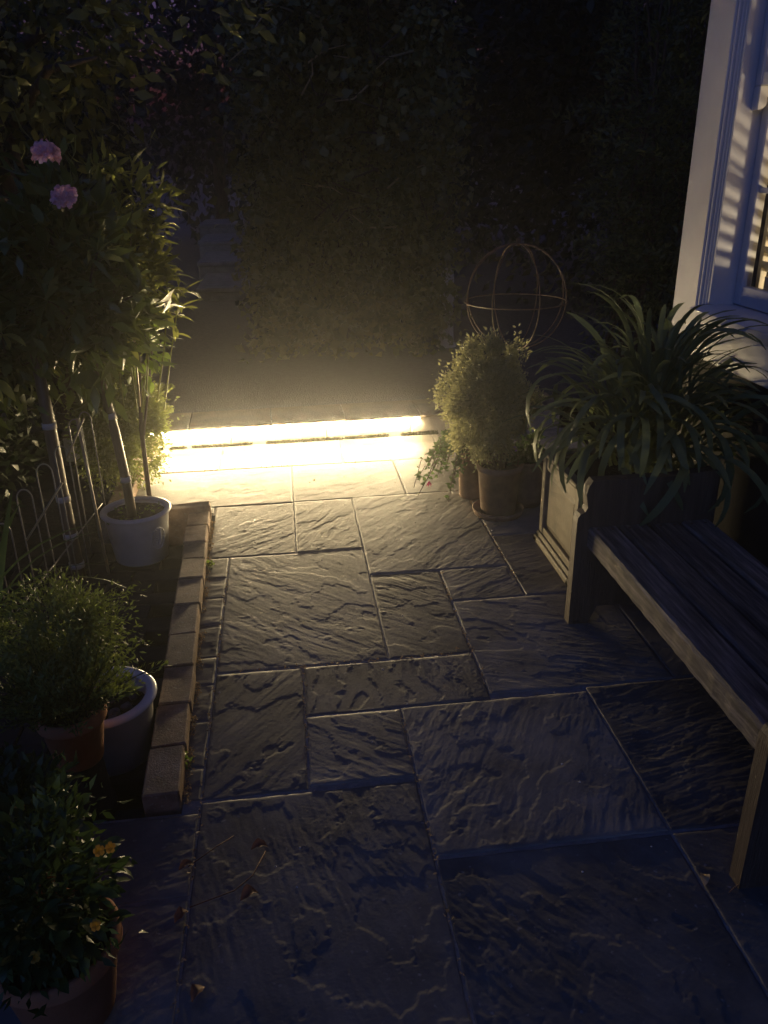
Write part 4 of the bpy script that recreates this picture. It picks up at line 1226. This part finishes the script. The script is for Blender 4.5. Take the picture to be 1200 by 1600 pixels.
def slab_leaves(n, x0, x1, y0, y1, z0, z1, L, W, mat, parent, seed, bias=2.2):
    gg = np.random.default_rng(seed)
    m = n // 14
    C = np.stack([gg.uniform(x0, x1, m), y0 + (y1 - y0) * gg.random(m) ** bias, gg.uniform(z0, z1, m)], 1)
    C[:, 1] += 0.8 * fbm(C[:, 0] * 2.4 + seed, C[:, 2] * 2.0, 3, 21 + seed) + 0.10
    C[:, 0] *= 1 + 0.12 * fbm(C[:, 2] * 1.7, C[:, 1] * 0, 2, 33)
    w = gg.integers(0, m, n)
    P = C[w] + gg.normal(size=(n, 3)) * np.array([0.06, 0.05, 0.06]) * (L / 0.05) ** 0.5
    D = gg.normal(size=(n, 3)) + np.array([0, -0.8, -0.2])
    Ls = L * gg.uniform(.55, 1.3, n)
    return ob('foliage', leaves('foliage', P, D, Ls, Ls * (W / L), mat), parent, kind='stuff')
slab_leaves(24000, -0.80, 0.80, -0.78, 0.6, 0.03, 3.2, 0.066, 0.046, M['ivy'], t, 1)
slab_leaves(5000, -0.82, 0.82, -0.80, 0.4, 0.03, 3.2, 0.095, 0.066, M['ivy'], t, 3)
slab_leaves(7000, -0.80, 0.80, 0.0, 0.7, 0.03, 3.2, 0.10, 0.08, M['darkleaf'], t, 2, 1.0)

# hedge along the left boundary
t = thing('boundary_hedge', 'dark evergreen hedge along the left side of the garden', 'hedge', (-1.95, 5.2, 0.0))
for k in range(9):
    MB().tube([(random.uniform(-.15, .15), -3.2 + k * 0.8, -0.05), (random.uniform(-.2, .2), -3.2 + k * 0.8, 1.0), (random.uniform(-.2, .2), -3.1 + k * 0.8, 1.9)], [0.04, 0.03, 0.015], 6).build('trunk', M['bark'], t)
gg = np.random.default_rng(8)
n = 42000
P = np.stack([0.55 - 1.1 * gg.random(n) ** 1.6, gg.uniform(-3.6, 4.2, n), gg.uniform(0.0, 2.4, n)], 1)
P[:, 0] += 0.12 * fbm(P[:, 1] * 2, P[:, 2] * 2, 3, 9)
ob('foliage', leaves('foliage', P, gg.normal(size=(n, 3)) + np.array([0.8, -0.2, 0.1]), 0.07 * gg.uniform(.6, 1.3, n), 0.034, M['darkleaf']), t, kind='stuff')

# tall loose climber beside the house corner
t = thing('tall_climber', 'tall loose climber with thin sprays beside the house corner', 'shrub', (2.28, 5.0, 0.0))
g = random.Random(71)
for k in range(9):
    pts = [Vector((g.uniform(-.15, .15), g.uniform(-.1, .1), -0.05))]
    for i in range(7):
        pts.append(pts[-1] + Vector((g.uniform(-.13, .13), g.uniform(-.1, .1), g.uniform(.36, .5))))
    MB().tube(pts, [0.022, 0.019, 0.016, 0.013, 0.011, 0.009, 0.006, 0.004], 6).build('branch' if k else 'trunk', M['bark'], t, True)
for k in range(46):
    p = np.array([g.uniform(-.55, .35), g.uniform(-.5, .3), g.uniform(0.7, 3.2)])
    p[0] *= (0.55 + 0.16 * p[2])
    a = g.uniform(0, 6.28)
    d = np.array([math.cos(a), math.sin(a) * .7, g.uniform(-.3, .5)])
    s_ = np.linspace(0, 1, 90)[:, None]
    P = p + s_ * d * 0.42 + np.array([0, 0, -0.12]) * s_ ** 2 + rng.normal(size=(90, 3)) * 0.02
    ob('spray', leaves('spray', P, d * 0.6 + rng.normal(size=(90, 3)) * 0.7, 0.055, 0.016, M['climber']), t, kind='stuff')
foliage('foliage', 15000, (0.10, 0.05, 1.55), (0.50, 0.50, 1.75), 0.05, 0.017, M['climber'], t, 130, 0.14, 0.2, 72, zmin=0.02)

# dark trees behind
def tree(loc, H_, crown_c, crown_r, n, L, mat, label, seed, name='dark_tree', trunk_r=0.12, nclump=70, spread=0.2, shell=0.35):
    g = random.Random(seed)
    t = thing(name, label, 'tree', loc)
    MB().tube([(0, 0, -0.1), (0.05, 0, H_ * .3), (g.uniform(-.2, .2), g.uniform(-.2, .2), H_ * .65), (crown_c[0], crown_c[1], crown_c[2] + crown_r[2] * .3)], [trunk_r * 1.3, trunk_r, trunk_r * .7, trunk_r * .25], 9).build('trunk', M['bark'], t, True)
    for k in range(7):
        a = g.uniform(0, 6.28); z = H_ * g.uniform(.3, .7)
        e = Vector((crown_c[0] + math.cos(a) * crown_r[0] * .7, crown_c[1] + math.sin(a) * crown_r[1] * .7, z + crown_r[2] * g.uniform(.1, .6)))
        MB().tube([(0, 0, z), Vector((0, 0, z)).lerp(e, .5) + Vector((0, 0, .1)), e], [trunk_r * .45, trunk_r * .3, trunk_r * .1], 6).build('limb', M['bark'], t, True)
    foliage('crown', n, crown_c, crown_r, L, L * 0.5, mat, t, nclump, spread, shell, seed)
    return t
tree((-1.35, 4.9, 0.0), 3.0, (0.25, -0.2, 2.35), (0.85, 0.75, 0.70), 3600, 0.085, M['canopy'], 'tree with overhanging olive-lit branches at the top left', 91, 'overhanging_tree', 0.07, 46, 0.16, 0.4)
tree((-4.6, 13.0, 0.1), 6, (0, 0, 3.6), (2.7, 1.6, 3.6), 10000, 0.20, M['darkleaf'], 'dark tree far back at the left of the garden', 92)
tree((-1.2, 18.5, 0.1), 6.5, (0, 0, 4.0), (2.7, 1.6, 4.0), 9000, 0.22, M['darkleaf'], 'dark tree standing behind the garden steps', 93)
tree((2.6, 13.5, 0.1), 6, (0, 0, 3.5), (2.4, 1.5, 3.5), 15000, 0.19, M['darkleaf'], 'dark tree right behind the tall hedge', 94)
tree((6.2, 13.0, 0.1), 7, (0, 0, 4.0), (2.6, 1.6, 4.0), 15000, 0.20, M['darkleaf'], 'dark tree between the hedge and the house', 95)
tree((3.6, 8.6, 0.1), 4.6, (0, 0, 2.5), (1.7, 1.1, 2.6), 15000, 0.12, M['darkleaf'], 'dark rounded tree behind the wire globe', 96)
tree((9.5, 15.5, 0.1), 7, (0, 0, 4.2), (3.0, 1.6, 4.2), 9000, 0.26, M['darkleaf'], 'dark tree far back hidden beside the house', 97)
tree((-8.5, 14.0, 0.1), 7, (0, 0, 4.0), (3.0, 1.8, 4.0), 9000, 0.26, M['darkleaf'], 'dark tree at the far left beyond the hedge', 98)
# pale upright post by the hedge
t = thing('stone_post', 'faint pale upright stone post at the right foot of the hedge', 'post', (1.36, 6.75, 0.11))
MB().lathe([(0.001, 0), (0.085, 0), (0.08, 0.03), (0.06, 0.06), (0.052, 0.3), (0.058, 0.46), (0.045, 0.50), (0.056, 0.55), (0.05, 0.63), (0.001, 0.67)], 20, wob=0.05).build('shaft', M['stepstone'], t, True)

# ------------------------------------------------------------------ thin haze added to imitate lens glow around the light strip
hz = MB().box(-40, 40, -8, 45, -1.1, 9.5)
hm = bpy.data.materials.new('lens_glow_scatter')
hm.use_nodes = True
nt = hm.node_tree
nt.nodes.clear()
vo = N(nt, 'ShaderNodeVolumePrincipled')
vo.inputs['Color'].default_value = (0.95, 0.95, 0.95, 1)
vo.inputs['Density'].default_value = GLOW_DENSITY
vo.inputs['Anisotropy'].default_value = 0.85
mo_ = N(nt, 'ShaderNodeOutputMaterial')
nt.links.new(vo.outputs[0], mo_.inputs['Volume'])
hm.cycles.homogeneous_volume = True if hasattr(hm.cycles, 'homogeneous_volume') else False
hob = hz.build('lens_glow_volume', hm, None, kind='stuff')
